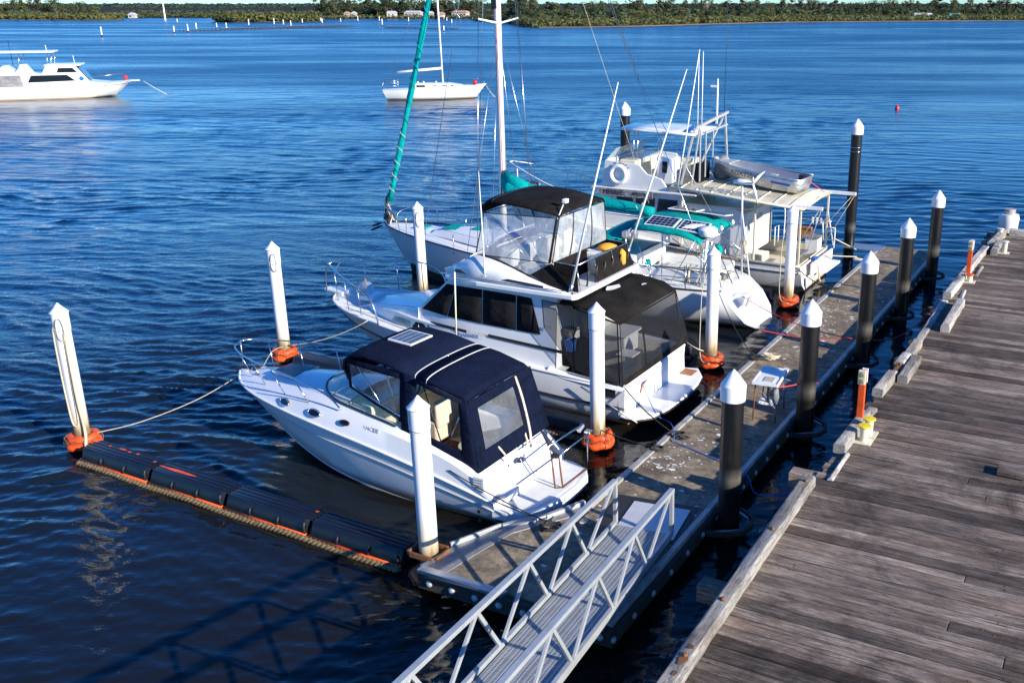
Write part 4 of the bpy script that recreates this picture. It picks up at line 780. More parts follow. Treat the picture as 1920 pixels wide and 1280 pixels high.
build('table', G().rev([(.0, 1.08), (.36, 1.08), (.37, 1.1), (.36, 1.12), (.0, 1.125)], (1.85, .25, 0), 24), M['cream'], b1, 40); line([(1.85, .25, .55), (1.85, .25, 1.08)], .03, M['steel'], b1, 'table_leg')
build('wet_bar', G().box((2.0, -.7, 1.25), (.9, .45, .5)), M['gel'], b1, bevel=.05)
build('dash', G().box((4.35, 0, 1.55), (.55, 1.9, .28)), M['cream'], b1, bevel=.05); build('steering_wheel', G().tube([V(4.02, -.5, 1.62) + V(-.06 * math.sin(a), .17 * math.cos(a), .17 * math.sin(a)) for a in [i * .4 for i in range(16)]], .014, 6, True), M['black'], b1, 180)
# transom, swim platform
tr = G().prism([(.70, .42), (1.0, .7), (1.22, 1.12), (1.5, 1.16), (1.5, .3), (.70, .3)], -1.12, 1.12, axis='y'); build('transom', tr, M['gel'], b1, 40, bevel=.04)
P = [(.8, -1.27), (.8, 1.27), (.45, 1.25), (.05, 1.1), (-.12, .85), (-.18, .4), (-.2, 0), (-.18, -.4), (-.12, -.85), (.05, -1.1), (.45, -1.25)]
pf = build('swim_platform', G().prism(P, .2, .42), M['gel'], b1, bevel=.03); build('nonskid_pad', G().prism([(.7, -1.1), (.7, 1.1), (.1, .95), (-.05, .4), (-.07, -.4), (.1, -.95)], .422, .428), M['nonskid'], pf)
for y in (.55, .15): build('step_notch', G().box((-.19, y, .36), (.05, .12, .06)), M['grey'], pf, bevel=.01)
build('platform_step', G().box((.78, .75, .52), (.3, .5, .2)), M['gel'], b1, bevel=.04)
build('side_vent', G().box((1.02, 1.315, .9), (.26, .02, .3)), M['gel'], b1, bevel=.005)
for k in range(5): build('louvre', G().box((1.02, 1.327, .78 + k * .055), (.22, .012, .02)), M['grey'], b1)
disc(b1, (.985, 0, .86), .11, .055, (0, -1, 0), (.45, 0, 1), M['ink'], 'badge', off=.03); text('S', .08, M['gel'], b1, (.94, 0, .87), (0, -1, 0), (.45, 0, 1))
for y in (.28, -.28): disc(b1, (.985, y, .86), .03, .03, (0, -1, 0), (.45, 0, 1), M['grey'], 'vent_fitting', off=.03)
text('SUNDANCER', .11, M['grey'], b1, (3.9, 1.245, 1.46), (-1, .06, 0), (0, -.35, 1), sx=1.3)
text('270', .1, M['grey'], b1, (3.25, 1.285, 1.3), (-1, .03, 0), (0, -.3, 1))
# portlights
for x, y, z, r in ((6.3, 1.0, 1.455, .19), (5.3, 1.15, 1.455, .19), (4.4, 1.21, 1.44, .13)):
    nx = .32 if x > 6 else (.14 if x > 5 else .06)
    for sg in (1, -1):
        o = disc(b1, (x, (y + .02) * sg, z), r, .075 if r > .15 else .045, (-1, nx * sg, 0), (0, -.75 * sg, 1), M['port'], 'porthole', M['steel'] if r > .15 else M['black'], off=.045 * sg)
for y, z in ((1.31, .32), (1.3, .12)): disc(b1, (1.05, y, z), .04, .04, (-1, 0, 0), (0, 0, 1), M['steel'], 'through_hull', off=.01)
# fore hatch and cabin window shade
hz = G().prism([(6.75, -.38), (7.45, -.26), (7.45, .26), (6.75, .38)], 1.715, 1.745); build('deck_hatch', hz, M['glass'], b1, bevel=.01)
build('hatch_frame', G().tube([(6.73, -.4, 1.725), (7.47, -.28, 1.705), (7.47, .28, 1.705), (6.73, .4, 1.725)], .02, 6, True), M['gel'], b1, 180)
# windscreen
base = cat([(3.15, 1.13, 1.6), (4.1, 1.05, 1.7), (5.0, .88, 1.74), (5.6, .5, 1.78), (5.85, 0, 1.8), (5.6, -.5, 1.78), (5.0, -.88, 1.74), (4.1, -1.05, 1.7), (3.15, -1.13, 1.6)], 4)
top = cat([(3.05, 1.08, 1.82), (3.8, .98, 2.0), (4.45, .84, 2.12), (4.85, .5, 2.18), (5.0, 0, 2.2), (4.85, -.5, 2.18), (4.45, -.84, 2.12), (3.8, -.98, 2.0), (3.05, -1.08, 1.82)], 4)
build('windscreen', G().loft([base, top]), M['ws'], b1, 180); line(base, .022, M['black'], b1, 'windscreen_gasket'); line(top, .024, M['steel'], b1, 'windscreen_frame'); [line([base[i], top[i]], .018, M['steel'], b1, 'windscreen_mullion') for i in (9, 16, 23)]
# canopy
cst = [(4.55, .9, 2.26, .03), (4.62, .93, 2.5, .05), (4.55, .97, 2.7, .08), (4.3, 1.0, 2.84, .12), (3.9, 1.03, 2.88, .16), (3.3, 1.05, 2.82, .18), (2.62, 1.06, 2.68, .19)]
cst2 = [(2.60, 1.06, 2.68, .19), (2.1, 1.07, 2.6, .19), (1.5, 1.06, 2.46, .17), (1.38, 1.05, 2.40, .14)]
cp = build('canopy_top', G().loft(arcs(cst)), M['navy'], b1, 50, solid=.02); build('canopy_top', G().loft(arcs(cst2)), M['navy'], b1, 50, solid=.02)
line([p + V(0, 0, .014) for p in arcs([cst[-1]], 14)[0]], .013, M['grey'], b1, 'seam'); line([p + V(-.28, 0, -.04) for p in arcs([cst[-1]], 14)[0]], .018, M['whitec'], b1, 'zip_flap')
for sg in (1, -1):
    y = lambda a: a * sg
    curtain(b1, [(4.5, y(.93), 2.12), (2.98, y(1.1), 1.68), (2.9, y(1.05), 2.76), (4.45, y(.98), 2.76)], (.06, .06, .08, .14), M['navy'], M['vinyl'], .03)
    build('curtain_post', G().patch([(3.02, y(1.12), 1.5), (2.68, y(1.13), 1.42), (2.6, y(1.06), 2.7), (2.94, y(1.05), 2.76)], 0, 1, 0, 1, 3, 6, bulge=.02), M['navy'], b1, 60, solid=.03)
    build('weather_skirt', G().patch([(2.7, y(1.14), 1.36), (1.12, y(1.16), 1.04), (1.2, y(1.12), 1.32), (2.68, y(1.12), 1.62)], 0, 1, 0, 1, 6, 3, bulge=.02), M['navy'], b1, 60, solid=.01)
    build('rolled_curtain', G().tube([(2.6, y(1.08), 2.66), (2.1, y(1.1), 2.55), (1.5, y(1.09), 2.42)], .045, 8), M['navy'], b1, 180)
    build('curtain_post', G().patch([(1.5, y(1.14), 1.12), (1.15, y(1.14), 1.06), (1.36, y(1.07), 2.42), (1.58, y(1.07), 2.46)], 0, 1, 0, 1, 3, 6, bulge=.02), M['navy'], b1, 60, solid=.03)
    for a, b in (((4.3, 2.75), (3.45, 1.75)), ((3.5, 2.78), (3.15, 1.8))): line([(a[0], y(.94), a[1]), (b[0], y(1.02), b[1])], .014, M['steel'], b1, 'canopy_bow')
    line([(2.5, y(1.0), 2.6), (2.05, y(1.04), 1.3)], .013, M['black'], b1, 'canopy_bow')
    line([(1.45, y(1.0), 2.42), (2.0, y(1.04), 1.3)], .013, M['steel'], b1, 'canopy_bow')
curtain(b1, [(1.12, 1.14, 1.04), (.98, -1.14, 1.18), (1.36, -1.06, 2.48), (1.38, 1.06, 2.42)], (.12, .34, .26, .14), M['navy'], M['vinyl'], .03)
build('canopy_valance', G().tube([p + V(-.01, 0, -.02) for p in arcs([(1.37, 1.06, 2.4, .15)], 16)[0]], .022, 6), M['navy'], b1, 180)
line(cat([(1.36, -.5, 2.44), (1.22, -.52, 2.0), (1.06, -.5, 1.4), (.94, -.38, 1.12), (.9, -.3, 1.05)], 5), .03, M['ivory'], b1, 'zip_tape'); line(cat([(1.18, -.44, 1.44), (.98, -.3, 1.16), (.94, -.2, 1.1)], 5), .025, M['ivory'], b1, 'zip_tape'); line(cat([(1.12, .5, 1.34), (.98, .42, 1.12), (.92, .36, 1.03)], 5), .022, M['ivory'], b1, 'zip_tape')
solarpanel(b1, [(3.95, .28, 3.045), (3.35, .28, 3.01), (3.35, -.42, 3.01), (3.95, -.42, 3.045)], 4, 6, cell='solarp')
# bow rail
for sg in (1, -1):
    rail = cat([(8.72, 0, 2.16), (8.55, .32 * sg, 2.13), (7.9, .62 * sg, 2.1), (7.0, .85 * sg, 2.1), (5.9, 1.02 * sg, 2.06), (5.0, 1.1 * sg, 1.9), (4.6, 1.12 * sg, 1.66)], 5); line(rail, .018, M['steel'], b1, 'bow_rail')
    for (x, yy, zt) in ((8.2, .32, 2.12), (7.5, .58, 2.1), (6.6, .84, 2.09), (5.7, 1.0, 2.02)): line([(x + .12, (yy + .12) * sg, zt), (x - .12, yy * sg, 1.5)], .013, M['steel'], b1, 'stanchion')
line([(8.75, 0, 1.5), (8.72, 0, 2.16)], .014, M['steel'], b1, 'stanchion'); build('anchor', G().beam((8.5, 0, 1.52), (9.0, 0, 1.42), .05, .05).beam((8.95, -.14, 1.35), (8.95, .14, 1.35), .06, .03), M['black'], b1, bevel=.01)
for sg in (1, -1): build('cleat', G().tube([(8.1, .22 * sg, 1.53), (7.9, .25 * sg, 1.53)], .02, 6), M['steel'], b1, 180)
build('windlass', G().rev([(.09, 0), (.09, .08), (.03, .12)], (8.3, 0, 1.5), 12), M['black'], b1, 40); line(cat([(8.3, .05, 1.55), (8.1, -.05, 1.56), (7.85, -.1, 1.56), (8.0, .08, 1.56)], 5), .02, M['steel'], b1, 'anchor_chain')
disc(b1, (1.0, 1.2, .95), .001, .001, (1, 0, 0), (0, 0, 1), M['steel'], 'fitting') if 0 else None
rope(cat([W(-.5, 9.35, 1.5), W(-1.3, 10.2, .9), W(-2.2, 11.1, .5), W(-2.9, 11.8, .35)], 6), .011, M['rope'], 'pale mooring line from the navy cruiser bow to the leftmost white pile')
rope(cat([b1.matrix_basis @ V(8.5, -.2, 1.5), W(.8, 10.4, .9), W(2.3, 11.6, .7), W(3.2, 12.1, .5)], 6), .012, M['rope'], 'pale mooring line from the navy cruiser bow to the rust stained pile')
# boarding ladder frame on platform
ld_ = thing('boarding_frame', 'folded stainless tube davit frame standing on the navy cruiser swim platform', 'davit frame', b1.location, b1.rotation_euler[2])
for pts in ([(.02, -.1, .43), (.1, -.1, 1.12)], [(.15, -.02, .43), (.22, -.02, 1.12)], [(.02, -1.1, .43), (.05, -1.15, 1.2)], [(.1, -.1, 1.12), (.02, -1.15, 1.2)], [(.22, -.02, 1.12), (.3, -.05, 1.3), (.1, -1.05, 1.42)], [(.02, -.1, .43), (.02, -1.12, .43)], [(.02, -.1, .43), (.15, -.02, .43)]): line(pts, .018, M['rusty'] if pts[0][2] < .5 and pts[-1][2] < 1.2 else M['steel'], ld_, 'tube')
for c in ((.16, -.06, 1.12), (.02, -1.15, 1.24)): build('bracket', G().box(c, (.16, .12, .06)), M['black'] if c[1] > -.5 else M['steel'], ld_, bevel=.01)
build('winch', G().rev([(.05, -.09), (.05, .09)], (.12, -1.0, 1.36), 10, rot=Matrix.Rotation(R(70), 3, 'X')), M['ali'], ld_, 40)
rope(sag(b1.matrix_basis @ V(.75, 1.25, .6), W(-2.0, .25, .56), .02), .012, M['dark rope'], 'dark stern line from the navy cruiser to the near dock corner'); rope(sag(b1.matrix_basis @ V(1.7, 1.33, 1.05), W(-2.05, .3, .58), .05), .012, M['dark rope'], 'dark spring line along the navy cruiser quarter')
# ================================================================= 2. flybridge cruiser
b2 = boatframe('flybridge_cruiser', 'white flybridge cruiser with black canopy, clear curtains and dark side windows', 'motor boat', 5.2, 1.1, 0)
st = [[V(.45, 0, -.5), V(.45, 1.3, -.15), V(.45, 1.6, .12), V(.42, 1.72, .5), V(.4, 1.75, 1.02)],
      [V(2.5, 0, -.55), V(2.5, 1.4, -.1), V(2.5, 1.7, .18), V(2.5, 1.84, .56), V(2.5, 1.84, 1.14)],
      [V(5., 0, -.55), V(5., 1.3, .0), V(5., 1.65, .35), V(5., 1.83, .78), V(5., 1.86, 1.28)],
      [V(7.2, 0, -.45), V(7.2, .9, .15), V(7.2, 1.3, .55), V(7.2, 1.52, .95), V(7.2, 1.65, 1.4)],
      [V(8.8, 0, -.1), V(9., .45, .4), V(9.1, .75, .75), V(9.1, 1.0, 1.1), V(9.15, 1.22, 1.5)],
      [V(9.7, 0, .5), V(9.9, .15, .8), V(10.05, .35, 1.05), V(10.15, .5, 1.25), V(10.25, .68, 1.56)],
      [V(10.2, 0, .95), V(10.35, 0, 1.1), V(10.5, 0, 1.25), V(10.6, 0, 1.4), V(10.75, 0, 1.6)]]
g, hr = hullmesh(st, 6); hl = build('hull', g, M['gelhull'], b2, 35)
for sg in (1, -1):
    build('rub_rail', G().tube([V(r[-2].x, (r[-2].y if sg > 0 else -r[-2].y) + .01 * sg, r[-2].z) for r in hr], .03, 6), M['black'], hl, 180); build('gunwale_rail', G().tube([V(r[-1].x, r[-1].y * sg, r[-1].z) for r in hr], .035, 6), M['whitep'], hl, 180)
# side deck + foredeck, cabin trunk
sh = [V(r[-1].x, r[-1].y, r[-1].z) for r in hr]; kf = next(i for i, p in enumerate(sh) if p.x > 2.0)
g = G(); deckfill(g, sh[kf:], [V(p.x, -p.y, p.z) for p in sh[kf:]], .06, 8); build('deck', g, M['nonskid'], b2, 60)
trunk = [[V(5.3, 1.5, 1.25), V(5.3, 1.48, 1.66), V(5.3, 1.42, 1.96)], [V(6.6, 1.44, 1.35), V(6.6, 1.42, 1.7), V(6.6, 1.34, 1.96)], [V(7.6, 1.22, 1.42), V(7.6, 1.2, 1.66), V(7.6, 1.1, 1.82)], [V(8.7, .82, 1.5), V(8.65, .78, 1.6), V(8.6, .7, 1.68)], [V(9.3, .45, 1.54), V(9.2, .42, 1.58), V(9.15, .36, 1.61)]]
g, L = sidestrip(trunk, 5); deckfill(g, [r[-1] for r in L[0]], [r[-1] for r in L[1]], .06); build('foredeck_trunk', g, M['gel'], b2, 40)
for x0, x1, y0, y1 in ((7.75, 6.95, 1.19, 1.37), (6.9, 5.75, 1.38, 1.475)):
    for sg in (1, -1):
        curtain(b2, [(x0, (y0 + .03) * sg, 1.5), (x1, (y1 + .03) * sg, 1.44), (x1, (y1 + .02) * sg, 1.66), (x0 - .15, (y0 + .03) * sg, 1.66)], (0, 0, 0, 0), M['gel'], M['green'] if x0 > 7 else M['glass'], 0, pn='trunk_window')
for sg in (1, -1): build('moulding', G().tube(cat([(8.3, .95 * sg, 1.68), (7.6, 1.2 * sg, 1.76), (6.7, 1.42 * sg, 1.74), (5.6, 1.5 * sg, 1.7)], 5), .04, 6), M['gel'], b2, 180)
# main saloon
prof = [(2.35, 1.0), (2.35, 2.98), (5.55, 2.98), (6.65, 2.06), (6.9, 1.9), (6.9, 1.2)]
def saly(x, z): return 1.66 - .09 * (z - 1.2) - (max(0, x - 5.) ** 1.6) * .11
g = G(); n = len(prof); rings = []
for (x, z) in ((2.35, 1.15), (2.35, 2.98)): pass
xs = [2.35, 3.4, 4.5, 5.55]; rg = []
for x in xs + [6.1, 6.65]:
    zt = 2.98 if x <= 5.55 else 2.98 - (x - 5.55) / 1.1 * .92; rg.append([V(x, saly(x, 1.15), 1.12), V(x, saly(x, 2.0), min(2.0, zt)), V(x, saly(x, zt), zt)])
for sg in (1, -1): g.loft([[V(p.x, p.y * sg, p.z) for p in r] for r in rg])
g.loft([[V(r[-1].x, r[-1].y * u, r[-1].z) for u in (1, .5, 0, -.5, -1)] for r in rg]); g.add([(6.65, 1.49, 1.1), (6.65, -1.49, 1.1), (6.65, -1.38, 2.06), (6.65, 1.38, 2.06)], [(0, 1, 2, 3)])
g.add([(2.35, -1.66, .6), (2.35, 1.66, .6), (2.35, 1.5, 2.98), (2.35, -1.5, 2.98)], [(0, 1, 2, 3)]); build('saloon', g, M['gel'], b2, 35)
for sg in (1, -1):
    e = .02 * sg; q = lambda x, z: V(x, (saly(x, z) + .018) * sg, z)
    for (a, b, c, d) in (((6.52, 2.05), (5.62, 2.02), (5.32, 2.86), (5.6, 2.86)), ((5.58, 2.02), (4.5, 2.0), (4.5, 2.86), (5.28, 2.86)), ((4.46, 2.0), (3.5, 1.98), (3.5, 2.85), (4.46, 2.86)), ((3.46, 1.98), (2.78, 1.97), (3.06, 2.83), (3.46, 2.85))):
        build('side_window', G().patch([q(*a), q(*b), q(*c), q(*d)], 0, 1, 0, 1, 3, 3), M['meshd'], b2, 180, solid=.02)
    for x0, x1, z0, z1 in ((6.2, 4.95, 1.74, 1.73), (4.3, 2.0, 1.72, 1.62)): build('stripe', G().patch([V(x0, (saly(x0, 1.7) + .02) * sg, z0 - .04), V(x1, (saly(x1, 1.6) + .03) * sg, z1 - .04), V(x1, (saly(x1, 1.6) + .03) * sg, z1 + .04), V(x0, (saly(x0, 1.7) + .02) * sg, z0 + .04)], nu=6, nv=1), M['ink'], b2, solid=.006)
    # coaming fairing beside the cockpit
    build('coaming', G().loft([[V(x, 1.84 * sg, zz), V(x, 1.72 * sg, zz + .12), V(x, 1.62 * sg, zz + .1), V(x, 1.6 * sg, .5)] for x, zz in ((.42, .98), (1.2, 1.0), (2.0, 1.04), (2.5, 1.1))]), M['gel'], b2, 60)
build('windscreen_cover', G().patch([V(6.66, 1.36, 2.08), V(6.66, -1.36, 2.08), V(5.6, -1.42, 2.95), V(5.6, 1.42, 2.95)], .02, .98, .03, .97, 6, 4, off=.02, bulge=.03), M['whitec'], b2, 60, solid=.01)
text('MARINER', .13, M['grey'], b2, (4.62, 1.675, 1.73), (-1, 0, 0), (0, -.1, 1)); text('3200', .12, M['grey'], b2, (2.55, 1.64, 2.2), (-1, 0, 0), (0, -.1, 1)); text('MARINER', .1, M['grey'], b2, (1.55, 1.80, 1.0), (-1, 0, 0), (0, -.1, 1))
# flybridge
fbp = [(6.05, 0), (5.95, 1.0), (5.6, 1.55), (4.5, 1.75), (1.78, 1.75), (1.7, 1.6), (1.7, -1.6), (1.78, -1.75), (4.5, -1.75), (5.6, -1.55), (5.95, -1.0)]
build('flybridge_deck', G().prism(fbp, 2.99, 3.12), M['gel'], b2, bevel=.03)
fs = [[V(5.92, 1.12, 3.12), V(5.9, 1.1, 3.14)], [V(5.3, 1.6, 3.12), V(5.2, 1.5, 3.42)], [V(4.75, 1.66, 3.12), V(4.62, 1.5, 3.74)], [V(4.0, 1.69, 3.12), V(3.9, 1.52, 3.64)], [V(3.1, 1.71, 3.12), V(3.1, 1.58, 3.38)], [V(2.5, 1.72, 3.12), V(2.5, 1.62, 3.24)], [V(1.95, 1.73, 3.1), V(1.9, 1.68, 3.14)]]
g, L = sidestrip(fs, 1); build('flybridge_coaming', g, M['gel'], b2, 20, solid=.03)
g = G(); rr = [[V(5.98, y, 3.12) if abs(y) < 1.05 else V(5.9, y, 3.12), V(5.22 + .1 * (1.1 - abs(y)), y * 1.36, 3.44), V(4.64, y * 1.36, 3.76)] for y in (1.1, .6, 0, -.6, -1.1)]; g.loft(rr); build('flybridge_front', g, M['gel'], b2, 60, solid=.03)
build('venturi_screen', G().loft([[V(4.85 - .25 * abs(y), y, 3.7), V(4.6 - .25 * abs(y), y, 3.98)] for y in (-1.2, -.8, -.4, 0, .4, .8, 1.2)]), M['purple'], b2, 180, solid=.02)
for sg in (1, -1): build('stripe', G().patch([V(5.25, 1.615 * sg, 3.24), V(2.6, 1.715 * sg, 3.19), V(2.6, 1.69 * sg, 3.235), V(5.22, 1.575 * sg, 3.32)], nu=5, nv=1), M['ink'], b2, solid=.006); line([(5.7, 1.6 * sg, 3.17), (4.5, 1.74 * sg, 3.19), (1.95, 1.74 * sg, 3.19)], .014, M['steel'], b2, 'grab_rail')
# helm and seats
build('helm_console', G().box((4.25, -.2, 3.45), (.45, 2.0, .62)), M['gel'], b2, bevel=.06); build('bench', G().box((3.1, .9, 3.3), (1.2, .5, .36)), M['seat'], b2, bevel=.05)
for y in (-.35, .45):
    build('helm_seat', G().box((3.3, y, 3.55), (.45, .5, .14)), M['seat'], b2, 60, bevel=.05); build('helm_seat_back', G().box((3.08, y, 3.85), (.12, .5, .6)), M['seat'], b2, 60, bevel=.05); line([(3.3, y, 3.12), (3.3, y, 3.5)], .05, M['steel'], b2, 'seat_post')
build('wheel', G().tube([V(3.92, -.35, 3.75) + V(-.08 * math.sin(a), .19 * math.cos(a), .19 * math.sin(a)) for a in [i * .4 for i in range(16)]], .013, 6, True), M['steel'], b2, 180)
build('jacket', G().rev([(.05, .0), (.28, .03), (.24, .1), (.1, .15), (.02, .16)], (2.3, -1.0, 3.58), 10), M['yellowr'], b2, 180); build('locker', G().box((2.4, -.9, 3.35), (.6, .8, .45)), M['gel'], b2, bevel=.04)
# bimini and clear curtains
bs = [(4.66, 1.06, 4.66, .1), (4.72, 1.1, 4.82, .12), (4.5, 1.14, 4.96, .14), (4.0, 1.16, 4.98, .17), (3.3, 1.17, 4.93, .18), (2.5, 1.15, 4.82, .15), (2.44, 1.14, 4.76, .13)]
build('bimini_top', G().loft(arcs(bs, 12)), M['blackc'], b2, 50, solid=.02); line([p + V(0, 0, .012) for p in arcs([(4.35, 1.15, 4.97, .15)], 12)[0]], .012, M['black'], b2, 'seam')
for sg in (1, -1):
    y = lambda a: a * sg
    c = [(4.68, y(1.46), 3.72), (2.55, y(1.42), 3.72), (2.48, y(1.14), 4.78), (4.66, y(1.06), 4.7)]; curtain(b2, c, (.008, .03, .02, .02), M['black'], M['vinylm'], .03, div=(.5,) if 0 else ()); build('curtain_gusset', G().patch([(4.0, y(1.51), 3.66), (3.05, y(1.55), 3.42), (2.6, y(1.43), 3.72), (3.9, y(1.46), 3.73)]), M['vinylm'], b2); line([(4.68, y(1.47), 3.74), (3.9, y(1.53), 3.66), (3.05, y(1.57), 3.40), (2.55, y(1.43), 3.7)], .02, M['black'], b2, 'curtain_hem')
    line([(4.55, y(1.02), 4.7), (3.7, y(1.2), 4.1), (3.35, y(1.25), 3.75)], .013, M['steel'], b2, 'bimini_bow'); line([(2.7, y(1.1), 4.8), (3.3, y(1.2), 4.2), (3.9, y(1.25), 3.7)], .013, M['black'], b2, 'bimini_bow'); line([(3.6, y(1.12), 4.9), (3.3, y(1.2), 4.2)], .013, M['steel'], b2, 'bimini_bow')
    build('skirt_panel', G().patch([(2.3, y(1.66), 3.14), (1.8, y(1.64), 3.12), (2.5, y(1.44), 3.74), (3.0, y(1.57), 3.44)], 0, 1, 0, 1, 3, 3), M['blackc'], b2, solid=.01)
    build('rail_cloth', G().patch([(2.4, y(1.45), 3.14), (1.78, y(1.45), 3.12), (1.9, y(1.3), 3.7), (2.5, y(1.32), 3.76)], 0, 1, 0, 1, 3, 3), M['blackc'], b2, solid=.01)
curtain(b2, [(4.7, -1.44, 3.76), (4.7, 1.44, 3.76), (4.66, 1.06, 4.7), (4.66, -1.06, 4.7)], (.02, .02, .03, .02), M['black'], M['vinylm'], .04)
curtain(b2, [(2.53, 1.4, 3.72), (2.53, -1.4, 3.72), (2.46, -1.13, 4.8), (2.46, 1.13, 4.8)], (.015, .015, .02, .02), M['black'], M['vinylm'], .05, div=(.3, .68))
build('skirt_panel', G().patch([(2.5, 1.32, 3.13), (2.5, -.3, 3.13), (2.53, -.3, 3.72), (2.53, 1.3, 3.72)], nu=3, nv=3), M['blackc'], b2, solid=.01)
build('rail_cloth', G().patch([(1.78, .5, 3.14), (1.78, -1.45, 3.14), (1.9, -1.3, 3.7), (1.9, .45, 3.7)], nu=4, nv=3), M['blackc'], b2, solid=.01, )
rl = [(2.5, 1.34, 3.75), (1.92, 1.32, 3.72), (1.9, -1.32, 3.72), (2.5, -1.34, 3.75)]; line(rl, .016, M['steel'], b2, 'aft_rail')
for y in (1.32, .45, -.45, -1.32): line([(1.8, y, 3.12), (1.9, y, 3.72)], .014, M['steel'], b2, 'stanchion')
for k in range(6): line([(1.86, .9 - k * .42, 3.12), (1.8, .9 - k * .42, 3.55)], .022, M['black'], b2, 'rod_holder')
build('esky', G().box((2.15, -.2, 3.38), (.35, .3, .42)), M['cream'], b2, bevel=.03); build('fender', G().rev([(.02, -.25), (.1, -.18), (.11, .1), (.02, .2)], (1.86, -.95, 3.45), 10), M['yellowr'], b2, 180)
build('flood_light', G().box((2.5, .75, 5.12), (.1, .16, .1)), M['whitep'], b2, bevel=.01); line(cat([(2.5, .85, 5.05), (2.45, 1.05, 4.95), (2.5, 1.15, 4.75)], 4), .014, M['whitep'], b2, 'cable')
for y in (-1.35,): build('flood_light', G().box((1.95, y, 3.95), (.14, .2, .16)), M['ali'], b2, bevel=.02); line([(1.95, y, 3.5), (1.95, y, 3.9)], .015, M['steel'], b2, 'lamp_post')
build('flood_light', G().box((1.9, -1.75, 3.85), (.14, .2, .16)), M['ali'], b2, bevel=.02)
# cockpit cover
cc = [(2.25, 1.55, 2.82, .1), (1.6, 1.62, 2.8, .14), (.95, 1.62, 2.7, .12), (.64, 1.6, 2.56, .08), (.62, 1.6, 2.52, .06)]
build('cockpit_cover', G().loft(arcs(cc, 12)), M['blackc'], b2, 50, solid=.02)
curtain(b2, [(2.62, 1.7, 2.2), (1.72, 1.76, 1.25), (1.9, 1.62, 2.82), (2.72, 1.6, 2.86)], (.03, .02, .02, .02), M['blackc'], M['mesh']); curtain(b2, [(2.62, -1.7, 2.2), (1.72, -1.76, 1.25), (1.9, -1.62, 2.82), (2.72, -1.6, 2.86)], (.03, .02, .02, .02), M['blackc'], M['mesh'])
curtain(b2, [(1.74, 1.78, 1.2), (.5, 1.78, 1.08), (.64, 1.62, 2.58), (1.86, 1.62, 2.82)], (.02, .03, .05, .03), M['blackc'], M['mesh'], .04); curtain(b2, [(1.74, -1.78, 1.2), (.5, -1.78, 1.08), (.64, -1.62, 2.58), (1.86, -1.62, 2.82)], (.02, .03, .05, .03), M['blackc'], M['mesh'], -.04)
curtain(b2, [(.45, 1.78, 1.06), (.3, -1.78, 1.16), (.62, -1.6, 2.54), (.62, 1.6, 2.56)], (.012, .012, .1, .03), M['blackc'], M['mesh'], .05, div=(.33,))
g = G(); P = [(.8, .3, 1.83), (1.3, .1, 1.84), (1.0, .45, 1.84)]
for c in ((1.9, -.6, .10), (1.5, .2, .25), (1.1, -.7, .08)):
    P = [(c[0] + c[2] * random.uniform(.6, 1.3) * .6 * math.cos(a), c[1] + c[2] * 1.4 * random.uniform(.5, 1.2) * math.sin(a), 2.80 + .15 * max(0, math.cos(c[1] / 1.62 * 1.57)) ** .8 + (.02 if c[0] > 1.4 else -.04)) for a in [k * .7 for k in range(9)]]; g.add(P, [tuple(range(9))])
build('dropping_streak', g, M['drop'], b2)
# cockpit innards
g = G(); g.add([(.5, -1.6, .55), (2.35, -1.6, .55), (2.35, 1.6, .55), (.5, 1.6, .55)], [(0, 1, 2, 3)]); build('cockpit_sole', g, M['cream'], b2)
build('transom', G().prism([(.38, .2), (.42, 1.04), (.56, 1.08), (.6, 1.0), (.6, .2)], -1.74, 1.74, axis='y'), M['gel'], b2, 40, bevel=.02)
for c, d, m_ in (((1.9, -.9, 1.0), (.7, .8, .9), 'gel'), ((1.9, -.9, 1.47), (.9, 1.0, .05), 'gel'), ((2.2, .9, 1.1), (.25, .9, 1.1), 'meshd'), ((1.0, -1.2, .8), (.6, .5, .5), 'seat'), ((2.05, .15, 1.6), (.1, .7, 1.9), 'meshd'), ((1.3, -.2, 1.15), (.5, .5, .04), 'gel')): build('cockpit_fitting', G().box(c, d), M[m_], b2, bevel=.03)
build('bucket', G().rev([(.12, 0), (.16, .3), (.15, .3), (.11, .02)], (2.15, 1.25, 1.55), 14), M['bluew'], b2, 40); build('basket', G().rev([(.1, 0), (.17, .22), (.15, .22)], (2.15, 1.25, 1.9), 14), M['tarp'], b2, 40)
P = [(.5, -1.85), (.5, 1.85), (.1, 1.84), (-.22, 1.5), (-.35, .9), (-.4, 0), (-.35, -.9), (-.22, -1.5), (.1, -1.98)]
pf = build('swim_platform', G().prism(P, .26, .36), M['gel'], b2, bevel=.03); build('platform_edge', G().tube([(x, y, .29) for x, y in P[1:]], .03, 6), M['black'], pf, 180); build('vent_grille', G().box((.2, -1.55, .37), (.35, .4, .015)), M['wicker'], pf)
build('pennant_emblem', G().add([(.385, .95, .62), (.385, .55, .86), (.385, .85, .88)], [(0, 1, 2)]), M['purple'], b2, solid=.004); build('pennant_emblem', G().add([(.38, .93, .66), (.38, .6, .85), (.38, .88, .8)], [(0, 1, 2)]), M['yellowr'], b2, solid=.004)
text('1999', .13, M['ink'], b2, (.95, 1.80, .86), (-1, 0, 0), (0, 0, 1)); build('name_plate', G().box((.95, 1.785, .86), (.62, .02, .2)), M['black'], b2)
for i, y in enumerate((.2, -.0)): line([(.36, y, .4), (.36, y, .95)], .012, M['steel'], b2, 'ladder_rail')
line([(.0, 1.9, .3), (1.5, 1.92, .95)], .02, M['ali'], b2, 'boat_hook')
